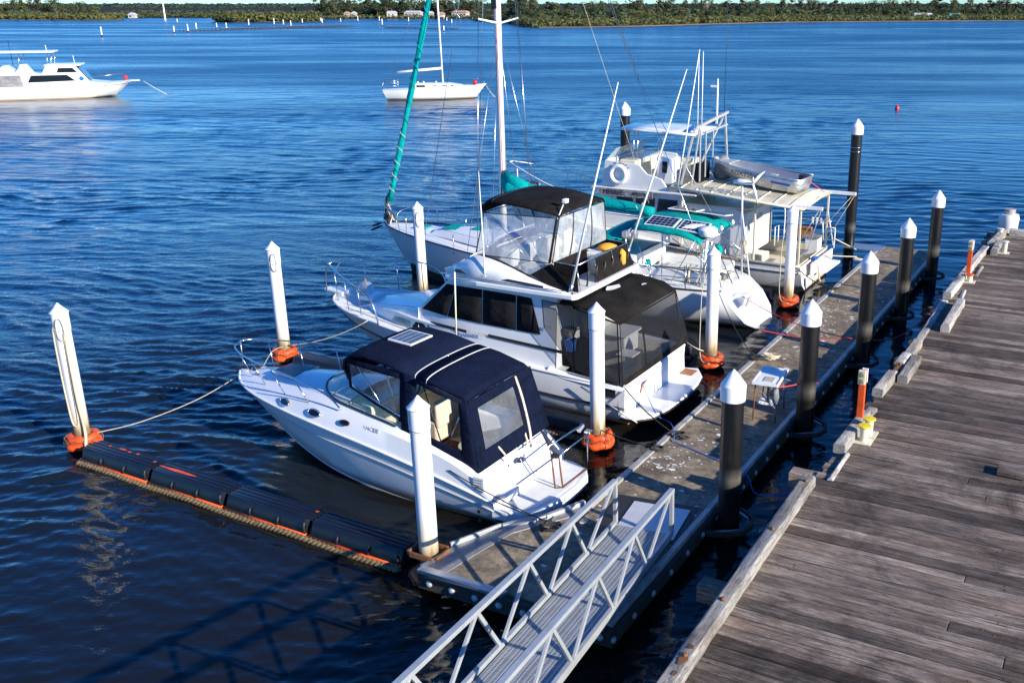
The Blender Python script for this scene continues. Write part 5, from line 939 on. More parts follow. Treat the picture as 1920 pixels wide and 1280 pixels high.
# bow furniture
build('bowsprit', G().prism([(10.3, -.28), (11.1, -.16), (11.15, 0), (11.1, .16), (10.3, .28)], 1.62, 1.7), M['gel'], b2, bevel=.02); build('anchor', G().beam((10.6, 0, 1.6), (11.2, 0, 1.38), .07, .06).beam((10.75, 0, 1.35), (11.05, 0, 1.2), .3, .05), M['ali'], b2, bevel=.01)
build('buoy_fender', G().rev([(.02, 0), (.2, .08), (.26, .25), (.2, .42), (.06, .5), (.02, .52)], (9.8, -.15, 1.5), 14), M['whitec'], b2, 180); build('deck_box', G().box((9.3, .15, 1.7), (.5, .6, .14)), M['gel'], b2, bevel=.03); line(cat([(9.9, -.2, 2.05), (9.6, .05, 2.15), (9.55, .1, 1.9), (9.8, .1, 1.75), (9.95, -.05, 2.0)], 5), .03, M['rope'], b2, 'rope_bundle')
for sg in (1, -1):
    line(cat([(10.95, .2 * sg, 1.7), (10.9, .22 * sg, 2.2), (10.6, .35 * sg, 2.5), (9.9, .82 * sg, 2.48), (9.0, 1.3 * sg, 2.42), (8.4, 1.5 * sg, 2.3), (8.05, 1.56 * sg, 2.0), (7.9, 1.55 * sg, 1.45)], 6), .02, M['steel'], b2, 'bow_rail')
    for x, yy, zt in ((10.2, .62, 2.5), (9.4, 1.1, 2.45), (8.7, 1.38, 2.37)): line([(x, yy * sg, zt), (x - .05, (yy - .02) * sg, 1.55)], .013, M['steel'], b2, 'stanchion')
line([(10.75, -.3, 2.5), (10.75, .3, 2.5)], .02, M['steel'], b2, 'bow_rail')
line([(8.9, 1.22, 1.72), (8.2, 1.2, 1.9), (7.0, 1.25, 2.0), (6.9, 1.2, 1.98)], .014, M['steel'], b2, 'grab_rail')
line([(5.13, 1.86, 1.3), (5.02, 1.9, 3.34)], .02, M['cream'], b2, 'boat_pole')
line([(4.32, 1.62, 3.1), (4.33, 1.62, 4.2), (4.37, 1.6, 5.8)], [.02, .016, .007], M['whitep'], b2, 'whip_antenna'); build('antenna_base', G().box((4.32, 1.62, 3.2), (.1, .08, .16)), M['cream'], b2, bevel=.01)
line([(1.93, 1.62, 3.05), (1.2, 1.8, 5.5), (.42, 2.0, 8.02)], [.034, .026, .01], M['whitep'], b2, 'outrigger'); line([(2.1, -1.62, 3.2), (1.4, -1.8, 5.4), (.6, -2.0, 8.06)], [.034, .026, .01], M['whitep'], b2, 'outrigger')
line([(1.93, 1.62, 3.05), (1.85, 1.64, 3.35)], .05, M['steel'], b2, 'rigger_base'); line([(2.1, -1.62, 3.1), (2.0, -1.65, 3.55)], .05, M['steel'], b2, 'rigger_base')
line(sag((8.0, 1.55, 1.5), W(1.0, 11.9, .5) if 0 else b2.matrix_basis.inverted() @ W(3.3, 12.1, .45), .3), .02, M['rope'], b2, 'bow_line') if 0 else rope(sag(b2.matrix_basis @ V(8.3, 1.5, 1.5), W(3.3, 12.05, .5), .15), .015, M['rope'], 'thick pale mooring line from the flybridge cruiser bow to the rust stained pile')
rope(sag(b2.matrix_basis @ V(.5, 1.7, 1.1), W(2.62, -.1, .58), .1), .016, M['dark rope'], 'dark stern line from the flybridge cruiser to the farther dock cleat'); rope(cat([b2.matrix_basis @ V(.45, .8, .9), b2.matrix_basis @ V(-.2, 1.3, .35), W(4.0, .6, .15), W(2.9, .0, .55), W(2.3, -.3, .52)], 7), .012, M['bluer'], 'thin blue line from the flybridge cruiser transom to the dock')
rope(sag(W(2.29, 1.8, .5), W(1.75, -.05, .57), .05), .012, M['dark rope'], 'thin dark line from the float ring to the nearer cleat'); rope(sag(b2.matrix_basis @ V(.4, -1.8, 1.1), W(8.1, .0, .58), .25), .014, M['dark rope'], 'dark slack line from the flybridge cruiser to the tangled cleat')
rope(sag(b2.matrix_basis @ V(.5, -1.75, 1.2), W(8.0, 1.4, .55), .05), .018, M['rope'], 'short pale line from the flybridge cruiser quarter to the pile at the yacht stern')
M['roofcream'] = mat('weathered_cream_roof', (.50, .45, .33), .6, 0, .2, 1.4, col2=(.66, .61, .47))
# ================================================================= 3. teal trimmed sailing yacht
ya = boatframe('sailing_yacht', 'white sailing yacht with teal furled headsail, teal bimini and solar panels', 'sailing yacht', 12.7, 1.0, 0)
st = [[V(.22, 0, -.08), V(.27, .62, -.02), V(.5, 1.14, .27), V(.85, 1.32, .72), V(1.3, 1.2, 1.2)],
      [V(1.6, 0, -.05), V(1.7, .8, .0), V(1.8, 1.25, .3), V(1.9, 1.5, .8), V(2.0, 1.58, 1.24)],
      [V(4., 0, -.35), V(4., 1.2, -.1), V(4., 1.72, .3), V(4., 1.92, .8), V(4., 1.95, 1.3)],
      [V(7., 0, -.5), V(7., 1.3, -.1), V(7., 1.8, .3), V(7., 2.03, .85), V(7., 2.05, 1.4)],
      [V(10., 0, -.5), V(10., .95, -.1), V(10., 1.4, .35), V(10., 1.72, .95), V(10., 1.82, 1.52)],
      [V(12.6, 0, -.3), V(12.6, .4, .05), V(12.7, .75, .5), V(12.75, 1.05, 1.05), V(12.8, 1.22, 1.65)],
      [V(14.1, 0, .1), V(14.3, .1, .5), V(14.4, .3, .9), V(14.5, .42, 1.3), V(14.6, .55, 1.73)],
      [V(14.55, 0, .5), V(14.8, 0, .9), V(15.0, 0, 1.2), V(15.2, 0, 1.5), V(15.4, 0, 1.79)]]
g, hr = hullmesh(st, 6, transom=False); hl = build('hull', g, M['gelhull'], ya, 50)
# reverse scoop transom: an oval skirt with a step
r0 = hr[0]; n0 = len(r0); g = G(); tip = [V(p.x - .05, p.y * .97, p.z * .97 + .02) for p in r0]; inn = [V(p.x + .12 + .1 * max(0, p.z), p.y * .9, p.z * .9 + .06) for p in r0]
g.loft([r0, tip, inn]); g.add(inn, [tuple(range(n0))]); build('scoop_transom', g, M['gel'], ya, 50)
build('transom_step', G().box((1.0, .1, .7), (.45, .5, .45)), M['gel'], ya, bevel=.06); build('stern_hatch', G().box((.62, .55, .85), (.05, .3, .35), Matrix.Rotation(R(-20), 3, 'Y')), M['grey'], ya, bevel=.01)
g, _ = sidestrip([[V(1.2, .6, -.05), V(1.2, .68, .02)], [V(4., 1.45, -.1), V(4., 1.6, .14)], [V(7., 1.62, -.1), V(7., 1.76, .2)], [V(10., 1.2, -.1), V(10., 1.36, .26)], [V(12.6, .5, -.1), V(12.6, .62, .3)], [V(14.2, .03, -.1), V(14.25, .05, .38)]]); build('boot_stripe', g, M['antifoul'], hl, 180)
sh = [V(r[-1].x, r[-1].y, r[-1].z) for r in hr]
for sg in (1, -1): build('toe_rail', G().tube([V(p.x, p.y * sg, p.z + .03) for p in sh], .03, 5), M['inkb'] if 0 else M['black'], hl, 180)
for sg in (1, -1):
    for p in sh[3:-1]: build('toe_rail_clip', G().box((p.x, p.y * sg, p.z + .05), (.08, .05, .03)), M['ali'], hl) if False else None
g = G(); deckfill(g, sh, [V(p.x, -p.y, p.z) for p in sh], .05, 8); build('deck', g, M['gel'], ya, 60)
cr = [[V(4.3, 1.3, 1.4), V(4.3, 1.2, 1.85), V(4.3, 1.0, 2.0)], [V(7., 1.4, 1.45), V(7., 1.28, 1.86), V(7., 1.05, 1.98)], [V(9.6, 1.22, 1.58), V(9.6, 1.08, 1.86), V(9.6, .85, 1.95)], [V(11.6, .8, 1.66), V(11.6, .7, 1.82), V(11.6, .55, 1.9)], [V(12.9, .5, 1.7), V(12.8, .4, 1.76), V(12.8, .3, 1.8)]]
g, L = sidestrip(cr, 4); deckfill(g, [r[-1] for r in L[0]], [r[-1] for r in L[1]], .08); g.add([L[0][0][0], L[0][0][1], L[0][0][2], L[1][0][2], L[1][0][1], L[1][0][0]], [(0, 1, 2, 3, 4, 5)]); build('coachroof', g, M['gel'], ya, 50)
for x, w, l in ((12.1, .55, .62), (10.9, .5, .5), (9.2, .5, .6), (13.6, .4, .5)): build('hatch_cover', G().box((x, 0 if x < 13 else 0, (2.02 if x < 12 else 1.93) if x < 13 else 1.79), (l, w * 1.3, .06)), M['teal'], ya, bevel=.02)
for x in (5.4, 6.6, 7.8): disc(ya, (x, 1.33, 1.68), .25, .08, (-1, .0, 0), (0, -.3, 1), M['glass'], 'portlight', off=.025)
text('LTP562N', .2, M['ink'], ya, (9.35, 1.19, 1.74), (-1, .04, 0), (0, -.3, 1))
text('LTP562N', .01, M['ink'], ya, (9.35, 1.0, 1.7), (-1, .04, 0), (0, -.3, 1)) if 0 else None
# cockpit
build('cockpit_well', G().box((2.9, 0, 1.32), (2.2, 1.3, .06)), M['nonskid'], ya); [build('cockpit_coaming', G().box((3.0, y, 1.5), (2.6, .16, .35)), M['gel'], ya, bevel=.05) for y in (.95, -.95)]
[build('locker_seat', G().box((3.0, y, 1.42), (2.3, .45, .16)), M['gel'], ya, bevel=.03) for y in (.62, -.62)]; [build('teak_strip', G().box((2.7, y, 1.69), (2.2, .07, .02)), M['wood'], ya) for y in (.95, -.95)]
build('wheel', G().tube([V(2.3, 0, 1.95) + V(-.05 * math.sin(a), .42 * math.cos(a), .42 * math.sin(a)) for a in [i * .31 for i in range(20)]], .016, 6, True), M['steel'], ya, 180); [line([(2.3, 0, 1.95), V(2.3, .42 * math.cos(a), 1.95 + .42 * math.sin(a))], .008, M['steel'], ya, 'spoke', 5) for a in (0, 1.05, 2.1, 3.14, 4.2, 5.2)]
build('binnacle', G().rev([(.12, 1.35), (.08, 1.6), (.08, 1.95), (.12, 2.0), (.0, 2.08)], (2.42, 0, 0), 12), M['gel'], ya, 40)
# mast, boom, rig
line([(10.0, 0, 1.8), (9.9, 0, 9.0), (9.7, 0, 18.5)], .115, M['ali'] if 0 else M['whitep'], ya, 'mast', 14)
line([(9.86, 1.15, 9.1), (9.85, 0, 8.95), (9.86, -1.15, 9.1)], .035, M['whitep'], ya, 'spreader'); line([(9.8, .95, 13.4), (9.8, 0, 13.3), (9.8, -.95, 13.4)], .03, M['whitep'], ya, 'spreader')
build('radar_reflector', G().box((9.95, .06, 9.55), (.2, .16, .3)), M['black'], ya, bevel=.02)
fs = [V(15.2, 0, 2.1).lerp(V(9.75, 0, 18.3), i / 30) for i in range(31)]; g = G(); rr = [.05] + [.10 + .018 * math.sin(i * 1.7) for i in range(1, 30)] + [.05]; g.tube(fs[1:], rr[1:], 10); fl = build('furled_headsail', g, M['teal'], ya, 180)
g = G(); g.tube([V(15.2, 0, 2.1).lerp(V(9.75, 0, 18.3), i / 400) + V(0, math.cos(i * .42) * .105, math.sin(i * .42) * .03) + V(math.sin(i * .42) * .105, 0, 0) for i in range(14, 396)], .014, 5); build('wrap_seam', g, M['teal'], fl, 180)
g = G(); g.tube([V(15.2, 0, 2.1).lerp(V(9.75, 0, 18.3), i / 400) + V(math.sin(i * .5) * .115, math.cos(i * .5) * .115, 0) for i in range(18, 80)], .012, 5); build('lashing', g, M['rope'], fl, 180)
for j in range(5): line(cat([V(15.15, .05 * j - .1, 2.9 - .05 * j), V(15.2 + random.uniform(-.12, .12), random.uniform(-.12, .12), 2.5), V(15.1 + random.uniform(-.12, .15), random.uniform(-.15, .15), 2.1), V(15.0 + random.uniform(-.1, .1), random.uniform(-.2, .2), 1.8)], 5), .028, M['rope'] if j % 2 else M['dark rope'], fl, 'sheet_bundle')
build('furler_drum', G().rev([(.13, 0), (.15, .08), (.08, .12), (.14, .2)], (15.22, 0, 1.92), 12), M['black'], ya, 40); build('bow_roller', G().box((15.5, 0, 1.8), (.6, .22, .08)), M['steel'], ya, bevel=.02); build('anchor', G().beam((15.5, 0, 1.76), (15.95, 0, 1.6), .08, .08).beam((15.6, 0, 1.62), (15.95, 0, 1.45), .28, .05), M['black'], ya, bevel=.01)
def wire(a, b, nm='stay', r=.011, m='steel'): line([a, b], r, M[m], ya, nm, 5)
for sg in (1, -1):
    wire((9.86, 1.15 * sg, 9.1), (9.9, 1.78 * sg, 1.6), 'shroud'); wire((9.86, 1.15 * sg, 9.1), (9.8, .95 * sg, 13.4), 'shroud'); wire((9.8, .95 * sg, 13.4), (9.7, 0, 18.2), 'shroud'); wire((9.9, 0, 8.9), (10.35, 1.72 * sg, 1.62), 'shroud'); wire((9.9, 0, 8.9), (9.3, 1.8 * sg, 1.6), 'shroud')
    wire((9.7, 0, 18.2), (9.9, 1.8 * sg, 1.62), 'shroud', .009)
wire((9.6, 0, 18.4), (4.8, 0, 7.4), 'backstay'); wire((9.55, 0, 18.4), (4.7, .05, 7.4), 'backstay'); wire((4.8, 0, 7.4), (1.5, 1.15, 1.4), 'backstay'); wire((4.8, 0, 7.4), (1.5, -1.15, 1.4), 'backstay')
wire((9.7, 0, 17.5), (4.3, .1, 3.5), 'topping_lift', .006, 'rope'); wire((9.9, .12, 16), (9.85, .14, 3.), 'halyard', .01, 'redr'); wire((9.95, -.14, 17), (9.9, -.15, 3.), 'halyard', .008, 'rope')
wire((9.75, 0, 16), (12.8, .9, 1.75), 'inner_forestay', .011)
# boom and sail cover
b = cat([(9.75, 0, 3.55), (8.9, 0, 3.5), (7., 0, 3.42), (5.5, 0, 3.32), (4.2, 0, 3.2)], 5); n = len(b)
build('sail_cover', G().tube([p + V(0, .02 * math.sin(i), .0) for i, p in enumerate(b)], [.30 - .15 * i / n + .012 * math.sin(i * 2.) for i in range(n)], 12), M['teal'], ya, 180); line([(9.75, 0, 3.2), (4.0, 0, 3.02)], .07, M['whitep'], ya, 'boom')
build('sail_cover', G().loft([arcs([(9.95, .16, 3.3, .05)], 8)[0], arcs([(9.9, .18, 3.6, .7)], 8)[0], arcs([(9.3, .24, 3.4, .62)], 8)[0], arcs([(8.7, .26, 3.3, .45)], 8)[0]]), M['teal'], ya, 180, solid=.03)
for k in range(4): line([(8.3 - k * 1.2, .26, 3.42), (8.3 - k * 1.2, .0, 3.15), (8.3 - k * 1.2, -.26, 3.42)], .015, M['rope'], ya, 'sail_tie')
# dodger + bimini + arch
dg = [(5.95, 1.15, 1.92, .1), (5.75, 1.2, 2.25, .3), (5.3, 1.25, 2.45, .36), (4.7, 1.25, 2.48, .36)]; build('dodger', G().loft(arcs(dg, 10)), M['teal'], ya, 50, solid=.02)
bm = [(4.35, 1.35, 2.78, .2), (4.25, 1.4, 2.9, .26), (3.6, 1.45, 2.92, .3), (2.6, 1.45, 2.86, .3), (2.05, 1.4, 2.72, .24), (1.95, 1.38, 2.62, .2)]; build('bimini', G().loft(arcs(bm, 12)), M['tealold'], ya, 50, solid=.02)
for x in (4.2, 3.2, 2.1):
    for sg in (1, -1): line([(x, 1.4 * sg, 2.8), (3.1 + (x - 3.1) * .3, 1.6 * sg, 1.45)], .016, M['steel'], ya, 'bimini_bow')
solarpanel(ya, [(3.9, 1.28, 3.08), (2.9, 1.28, 3.06), (2.9, .62, 3.22), (3.9, .62, 3.24)], 6, 4); solarpanel(ya, [(2.8, 1.28, 3.04), (1.9, 1.28, 2.96), (1.9, .62, 3.16), (2.8, .62, 3.2)], 6, 4)
solarpanel(ya, [(3.9, -.5, 3.26), (2.9, -.5, 3.24), (2.9, -1.2, 3.18), (3.9, -1.2, 3.2)], 6, 4); solarpanel(ya, [(2.8, -.5, 3.24), (1.9, -.5, 3.2), (1.9, -1.2, 3.1), (2.8, -1.2, 3.14)], 6, 4)
for sg in (1, -1):
    line(cat([(2.0, 1.45 * sg, 1.35), (1.7, 1.45 * sg, 2.2), (1.6, 1.3 * sg, 2.75), (1.6, 1.0 * sg, 2.9)], 5), .022, M['steel'], ya, 'arch'); line([(1.3, 1.2 * sg, 1.35), (1.6, 1.3 * sg, 2.75)], .018, M['steel'], ya, 'arch'); line([(1.5, 1.25 * sg, 1.9), (2.9, 1.35 * sg, 2.75)], .016, M['steel'], ya, 'arch')
    line(cat([(3.4, 1.85 * sg, 1.95), (2.2, 1.62 * sg, 1.95), (1.5, 1.3 * sg, 1.93), (1.25, 1.0 * sg, 1.9)], 4), .018, M['steel'], ya, 'pushpit'); line(cat([(3.4, 1.85 * sg, 1.65), (2.2, 1.62 * sg, 1.65), (1.4, 1.25 * sg, 1.62)], 4), .014, M['steel'], ya, 'pushpit')
    for x, yy in ((3.4, 1.85), (2.3, 1.65), (1.45, 1.27)): line([(x, yy * sg, 1.25), (x, yy * sg, 1.95)], .016, M['steel'], ya, 'stanchion')
    for x in (4.6, 6.2, 7.8, 9.4, 11.0, 12.5): yy = 1.98 if x < 8 else (1.9 if x < 10 else (1.62 if x < 12 else 1.22)); line([(x, yy * sg, 1.4), (x, yy * sg, 2.1)], .013, M['steel'], ya, 'stanchion')
    for z in (.0, -.33): line([(3.4, 1.85 * sg, 1.95 + z), (6.2, 1.98 * sg, 2.08 + z), (9.4, 1.9 * sg, 2.1 + z), (12.5, 1.22 * sg, 2.2 + z), (13.6, .9 * sg, 2.35 + z)], .007, M['steel'], ya, 'lifeline', 4)
    line(cat([(13.6, .9 * sg, 1.68), (13.65, .88 * sg, 2.35), (14.4, .6 * sg, 2.42), (15.1, .22 * sg, 2.42)], 5), .018, M['steel'], ya, 'pulpit')
line(cat([(14.1, .68, 1.72), (14.15, .66, 2.35), (14.0, 0, 2.5), (14.1, -.68, 2.35), (14.1, -.7, 1.72)], 6), .018, M['steel'], ya, 'pulpit')
line([(1.6, 1.0, 2.9), (1.6, -1.0, 2.9)], .022, M['steel'], ya, 'arch'); line([(1.95, 1.15, 1.3), (1.85, 1.05, 2.85)], .05, M['whitep'], ya, 'radar_pole', 12); build('radar_dome', G().rev([(.1, 2.84), (.26, 2.88), (.31, 2.96), (.3, 3.08), (.22, 3.15), (0, 3.17)], (1.85, 1.03, 0), 20), M['gel'], ya, 40)
line([(1.45, -1.0, 1.25), (1.52, -1.0, 3.2), (1.55, -1.0, 4.15)], .03, M['whitep'], ya, 'generator_pole', 10); line([(1.15, -.9, 1.25), (1.52, -1.0, 3.3)], .02, M['whitep'], ya, 'strut'); line([(1.9, -1.1, 1.3), (1.52, -1.0, 3.3)], .02, M['whitep'], ya, 'strut')
wg = build('wind_generator', G().tube([(1.85, -1.0, 4.2), (1.65, -1.0, 4.24), (1.35, -1.0, 4.22), (1.2, -1.0, 4.2)], [.04, .09, .08, .03], 10), M['whitep'], ya, 180)
for a in (.5, 2.6, 4.7): c = V(1.2, -1.0, 4.2); d = V(-.15, math.cos(a), math.sin(a)); build('blade', G().tube([c, c + d * .3 + V(-.04, 0, .03), c + d * .62 + V(-.1, 0, .0)], [.035, .05, .012], 6), M['whitep'], wg, 180)
for y in (.5, -.45): build('gps_antenna', G().rev([(.02, 0), (.06, .05), (.055, .12), (0, .18)], (1.62, y, 2.95), 10), M['gel'], ya, 40)
build('coiled_rope', G().tube(cat([V(2.3 + .1 * math.sin(i * 2.4), 1.5 + .03 * math.cos(i), 1.98 - (.55 if i % 2 else 0) + .05 * math.sin(i)) for i in range(14)], 4), .022, 6), M['rope'], ya, 180)
build('coiled_rope', G().tube(cat([V(1.35 + .07 * math.sin(i * 2.4), -.9 + .03 * math.cos(i), 2.4 - (.5 if i % 2 else 0)) for i in range(10)], 4), .018, 6), M['rope'], ya, 180)
build('outboard_cover', G().rev([(.1, 0), (.16, .1), (.17, .25), (.1, .36), (0, .4)], (2.45, -1.35, 1.65), 12), M['teal'], ya, 180); build('winch_cover', G().rev([(.1, 0), (.1, .16), (.05, .22), (0, .23)], (3.9, .98, 1.68), 12), M['teal'], ya, 180)
for y in (-.4, .2): line([(1.3, y, 1.2), (1.7, y + .3, 2.3)], .016, M['black'], ya, 'fishing_rod')
for i in range(5): build('stern_gear', G().box((1.5 + i * .12, random.uniform(-.6, .6), 1.42 + .02 * i), (.22, .3, .16), Matrix.Rotation(i * 1.1, 3, 'Z')), M['tarp'] if i % 2 else M['cream'], ya, bevel=.03)
rope(sag(ya.matrix_basis @ V(.9, .35, .9), W(9.7, -2.25, .95), .2), .013, M['redr'], 'red line from the yacht stern across to the dock'); rope(sag(ya.matrix_basis @ V(1.4, 1.2, 1.25), W(8.2, .0, .56), .2), .013, M['dark rope'], 'dark line from the yacht quarter to the tangled cleat')
# ================================================================= 4. work boat
wb = boatframe('work_boat', 'white work boat with cream ribbed cockpit roof, flybridge and hard top', 'work boat', 18.0, 1.3, 0)
st = [[V(-.1, 0, -.2), V(-.1, 1.2, -.02), V(-.05, 1.5, .3), V(0, 1.66, .98)], [V(2., 0, -.3), V(2., 1.4, -.02), V(2., 1.68, .35), V(2., 1.82, 1.05)], [V(5., 0, -.4), V(5., 1.3, .05), V(5., 1.68, .5), V(5., 1.9, 1.25)],
      [V(8., 0, -.4), V(8., 1.05, .2), V(8., 1.5, .8), V(8., 1.8, 1.6)], [V(10.6, 0, -.2), V(10.6, .5, .5), V(10.7, .9, 1.2), V(10.8, 1.25, 2.05)], [V(12., 0, .3), V(12.2, .12, 1.0), V(12.4, .3, 1.6), V(12.5, .5, 2.4)], [V(12.5, 0, .8), V(12.75, 0, 1.4), V(12.95, 0, 1.9), V(13.15, 0, 2.5)]]
g, hr = hullmesh(st, 5); hl = build('hull', g, M['work'], wb, 40); sh = [V(r[-1].x, r[-1].y, r[-1].z) for r in hr]
for sg in (1, -1): build('gunwale', G().tube([V(p.x, p.y * sg, p.z) for p in sh], .05, 6), M['galv'], hl, 180); build('rub_rail', G().tube([V(r[-1].x, (r[-1].y * .72 + abs(r[-2].y) * .28 + .02) * sg, r[-1].z * .65 + r[-2].z * .35) for r in hr], .028, 6), M['grey'], hl, 180)
g, _ = sidestrip([[V(-.1, 1.3, -.1), V(-.1, 1.36, .12)], [V(2., 1.48, -.1), V(2., 1.56, .14)], [V(5., 1.4, -.1), V(5., 1.5, .16)], [V(8., 1.1, -.1), V(8., 1.22, .28)], [V(10.6, .4, -.1), V(10.6, .46, .3)]]); build('bottom_paint', g, M['antifoul'], hl, 180)
kf = next(i for i, p in enumerate(sh) if p.x > 4.5); g = G(); deckfill(g, sh[kf:], [V(p.x, -p.y, p.z) for p in sh[kf:]], .05, 6); build('deck', g, M['work'], wb, 60)
g = G(); kk = range(0, kf + 1)
for sg in (1, -1): g.loft([[V(sh[i].x, sh[i].y * sg, sh[i].z), V(sh[i].x, (sh[i].y - .16) * sg, sh[i].z), V(sh[i].x, (sh[i].y - .18) * sg, .62)] for i in kk])
g.add([(-.02, -1.5, .62), (4.7, -1.7, .62), (4.7, 1.7, .62), (-.02, 1.5, .62)], [(0, 1, 2, 3)]); g.add([(.1, -1.5, .62), (.1, 1.5, .62), (.1, 1.5, 1.0), (.1, -1.5, 1.0)], [(0, 1, 2, 3)]); build('cockpit_liner', g, M['cream'], wb)
hs_ = G().prism([(2.15, 1.0), (2.15, 2.55), (2.6, 2.72), (4.6, 2.72), (4.6, 1.0)], -1.25, 1.3, axis='y'); hs2 = build('deck_house', hs_, M['work'], wb, bevel=.04); build('house_roof', G().box((3.35, 0, 2.74), (2.7, 2.7, .06)), M['cream'], hs2, bevel=.02); build('side_window', G().box((3.9, 1.31, 2.1), (.75, .02, .5)), M['glass'], hs2, bevel=.01); build('vent_panel', G().box((2.135, -.1, 2.15), (.02, .5, .35)), M['grey'], hs2); build('door', G().box((2.13, .75, 1.6), (.03, .6, 1.3)), M['gel'], hs2, bevel=.02); build('handle', G().box((2.1, .5, 1.7), (.03, .05, .14)), M['black'], hs2)
build('side_step', G().box((1.9, .9, .9), (.8, .7, .5)), M['cream'], wb, bevel=.03); build('stern_locker', G().box((.35, -1.0, 1.1), (.5, .5, .75)), M['work'], wb, bevel=.03); build('locker_lid', G().box((.35, -1.0, 1.5), (.6, .6, .05)), M['tarp'], wb, bevel=.01); build('bait_board', G().box((.5, .5, 1.15), (.5, 1.3, .06)), M['tarp'], wb, bevel=.01)
build('wicker_box', G().box((.95, -1.5, 1.5), (.75, .2, .42)), M['wicker'], wb, bevel=.02); build('blue_bucket', G().rev([(.1, 0), (.13, .2)], (-.12, .3, .85), 12), M['bluew'], wb, 40)
# stern platform
build('stern_platform', G().prism([(-.05, -1.6), (-.05, .3), (-.5, .1), (-.55, -1.6)], .45, .55), M['work'], wb, bevel=.02); build('transom_board', G().box((-.2, -.3, .75), (.08, 2.6, .45)), M['work'], wb, bevel=.02)
# cockpit roof with ribs
rf = [[V(x, y, 3.12 + .07 * x - .10 * (y / 1.7) ** 2) for y in (-1.75, -1.2, -.6, 0, .6, 1.2, 1.75)] for x in (-.05, .8, 1.6, 2.4, 3.2, 4., 4.9)]; cr_ = build('cockpit_roof', G().loft(rf), M['roofcream'], wb, 60, solid=.05)
for i in range(8): x = .45 + i * .58; build('roof_rib', G().tube([V(x, y, 3.16 + .07 * x - .10 * (y / 1.7) ** 2) for y in (-1.72, -.9, 0, .9, 1.72)], .025, 5), M['cream'], cr_, 180)
build('roof_edge', G().tube([V(-.05, 1.75, 3.02), V(4.9, 1.75, 3.36), V(4.95, 0, 3.46), V(4.9, -1.75, 3.36), V(-.05, -1.75, 3.02), V(-.08, 0, 3.12)], .05, 6, True), M['cream'], cr_, 180)
for x, y, zt, zb in ((.1, 1.6, 3.05, .9), (.05, -1.6, 3.05, 1.0), (1.75, 1.55, 3.1, .9), (4.5, 1.6, 3.3, 1.2), (2.2, -1.5, 3.2, 1.), (4.5, -1.5, 3.3, 1.2)): build('roof_post', G().beam((x, y, zb), (x, y, zt), .07, .07), M['cream'], wb, bevel=.01)
for y, x1 in ((1.6, -.65), (-1.6, -.95)): build('davit_beam', G().beam((1.0, y, 3.05), (x1, y, 3.05), .09, .12), M['whitep'], wb, bevel=.01); line([(x1 + .05, y, 3.0), (-.05, y * .8, 1.3)], .01, M['rope'], wb, 'davit_line', 5); line([(x1 + .12, y, 3.0), (.25, y * .9, 1.6)], .01, M['rope'], wb, 'davit_line', 5)
for a, c_ in (((.15, -1.6, 1.2), (.1, -1.2, 2.)), ((-.25, -1.55, 1.1), (.05, -1.6, 2.4)), ((-.3, -1.5, 1.0), (-.3, -1.5, 1.75)), ((-.3, -1.5, 1.75), (.05, -1.6, 1.75))): line([a, c_], .022, M['whitep'], wb, 'stern_frame')
for k in range(4): build('rod_rack', G().box((.6 - k * .16, -1.62, 1.95), (.07, .06, .22)), M['whitep'], wb, bevel=.01)
line([(1.2, -1.66, 1.95), (-.1, -1.66, 1.95)], .02, M['whitep'], wb, 'side_rail'); line(cat([(2.1, -1.3, 2.5), (1.8, -1.35, 2.55), (1.6, -1.35, 2.3), (1.6, -1.35, 1.2)], 4), .02, M['whitep'], wb, 'side_rail'); line([(1.8, -.9, 1.0), (1.8, -.9, 1.7), (1.8, -1.3, 1.7), (1.8, -1.3, 1.0)], .018, M['whitep'], wb, 'side_rail')
# ladder on the roof
for y in (1.25, 1.55): build('roof_ladder_rail', G().beam((1.6, y, 3.28 - .05), (3.9, y, 3.46 - .06), .04, .05), M['alip'], wb)
for k in range(6): build('rung', G().beam((1.8 + k * .4, 1.25, 3.25 + k * .03), (1.8 + k * .4, 1.55, 3.23 + k * .03), .03, .03), M['alip'], wb)
# wheelhouse + flybridge
wl_ = build('wheelhouse', G().prism([(4.6, 1.2), (4.6, 3.1), (7.6, 3.1), (8.3, 2.2), (8.6, 1.6)], -1.45, 1.45, axis='y'), M['work'], wb, bevel=.04)
for a, b in ((4.75, 5.5), (5.65, 6.4), (6.55, 7.2)):
    for sg in (1, -1): build('window', G().prism([(a, 2.2), (a, 2.85), (b, 2.85), (b + .1, 2.2)], 1.452 * sg, 1.47 * sg, axis='y'), M['glass'], wl_)
build('visor', G().prism([(3.9, 3.1), (3.9, 3.18), (8.1, 3.18), (8.2, 3.08)], -1.75, 1.75, axis='y'), M['work'], wb, bevel=.03)
build('name_board', G().box((6.75, 1.76, 3.0), (2.3, .03, .26)), M['tarp'], wb); text('MERREE', .24, M['ink'], wb, (7.2, 1.78, 3.0), (-1, 0, 0), (0, 0, 1)); text('AFI2217N', .16, M['ink'], wb, (6.1, 1.78, 3.0), (-1, 0, 0), (0, 0, 1))
pr = [(7.75, 3.18), (7.6, 4.15), (6.2, 4.05), (5.9, 3.75), (5.3, 3.6), (5.0, 3.18)]
for sg in (1, -1): build('flybridge_side', G().prism(pr, 1.58 * sg, 1.66 * sg, axis='y'), M['work'], wb, bevel=.02)
build('flybridge_front', G().prism([(7.75, 3.18), (7.6, 4.15), (7.52, 4.15), (7.65, 3.18)], -1.58, 1.58, axis='y'), M['work'], wb, bevel=.02); build('windshield', G().loft([[V(7.6, y, 4.15), V(7.3, y * .85, 4.55)] for y in (-1.5, 0, 1.5)]), M['vinylm'], wb, solid=.01)
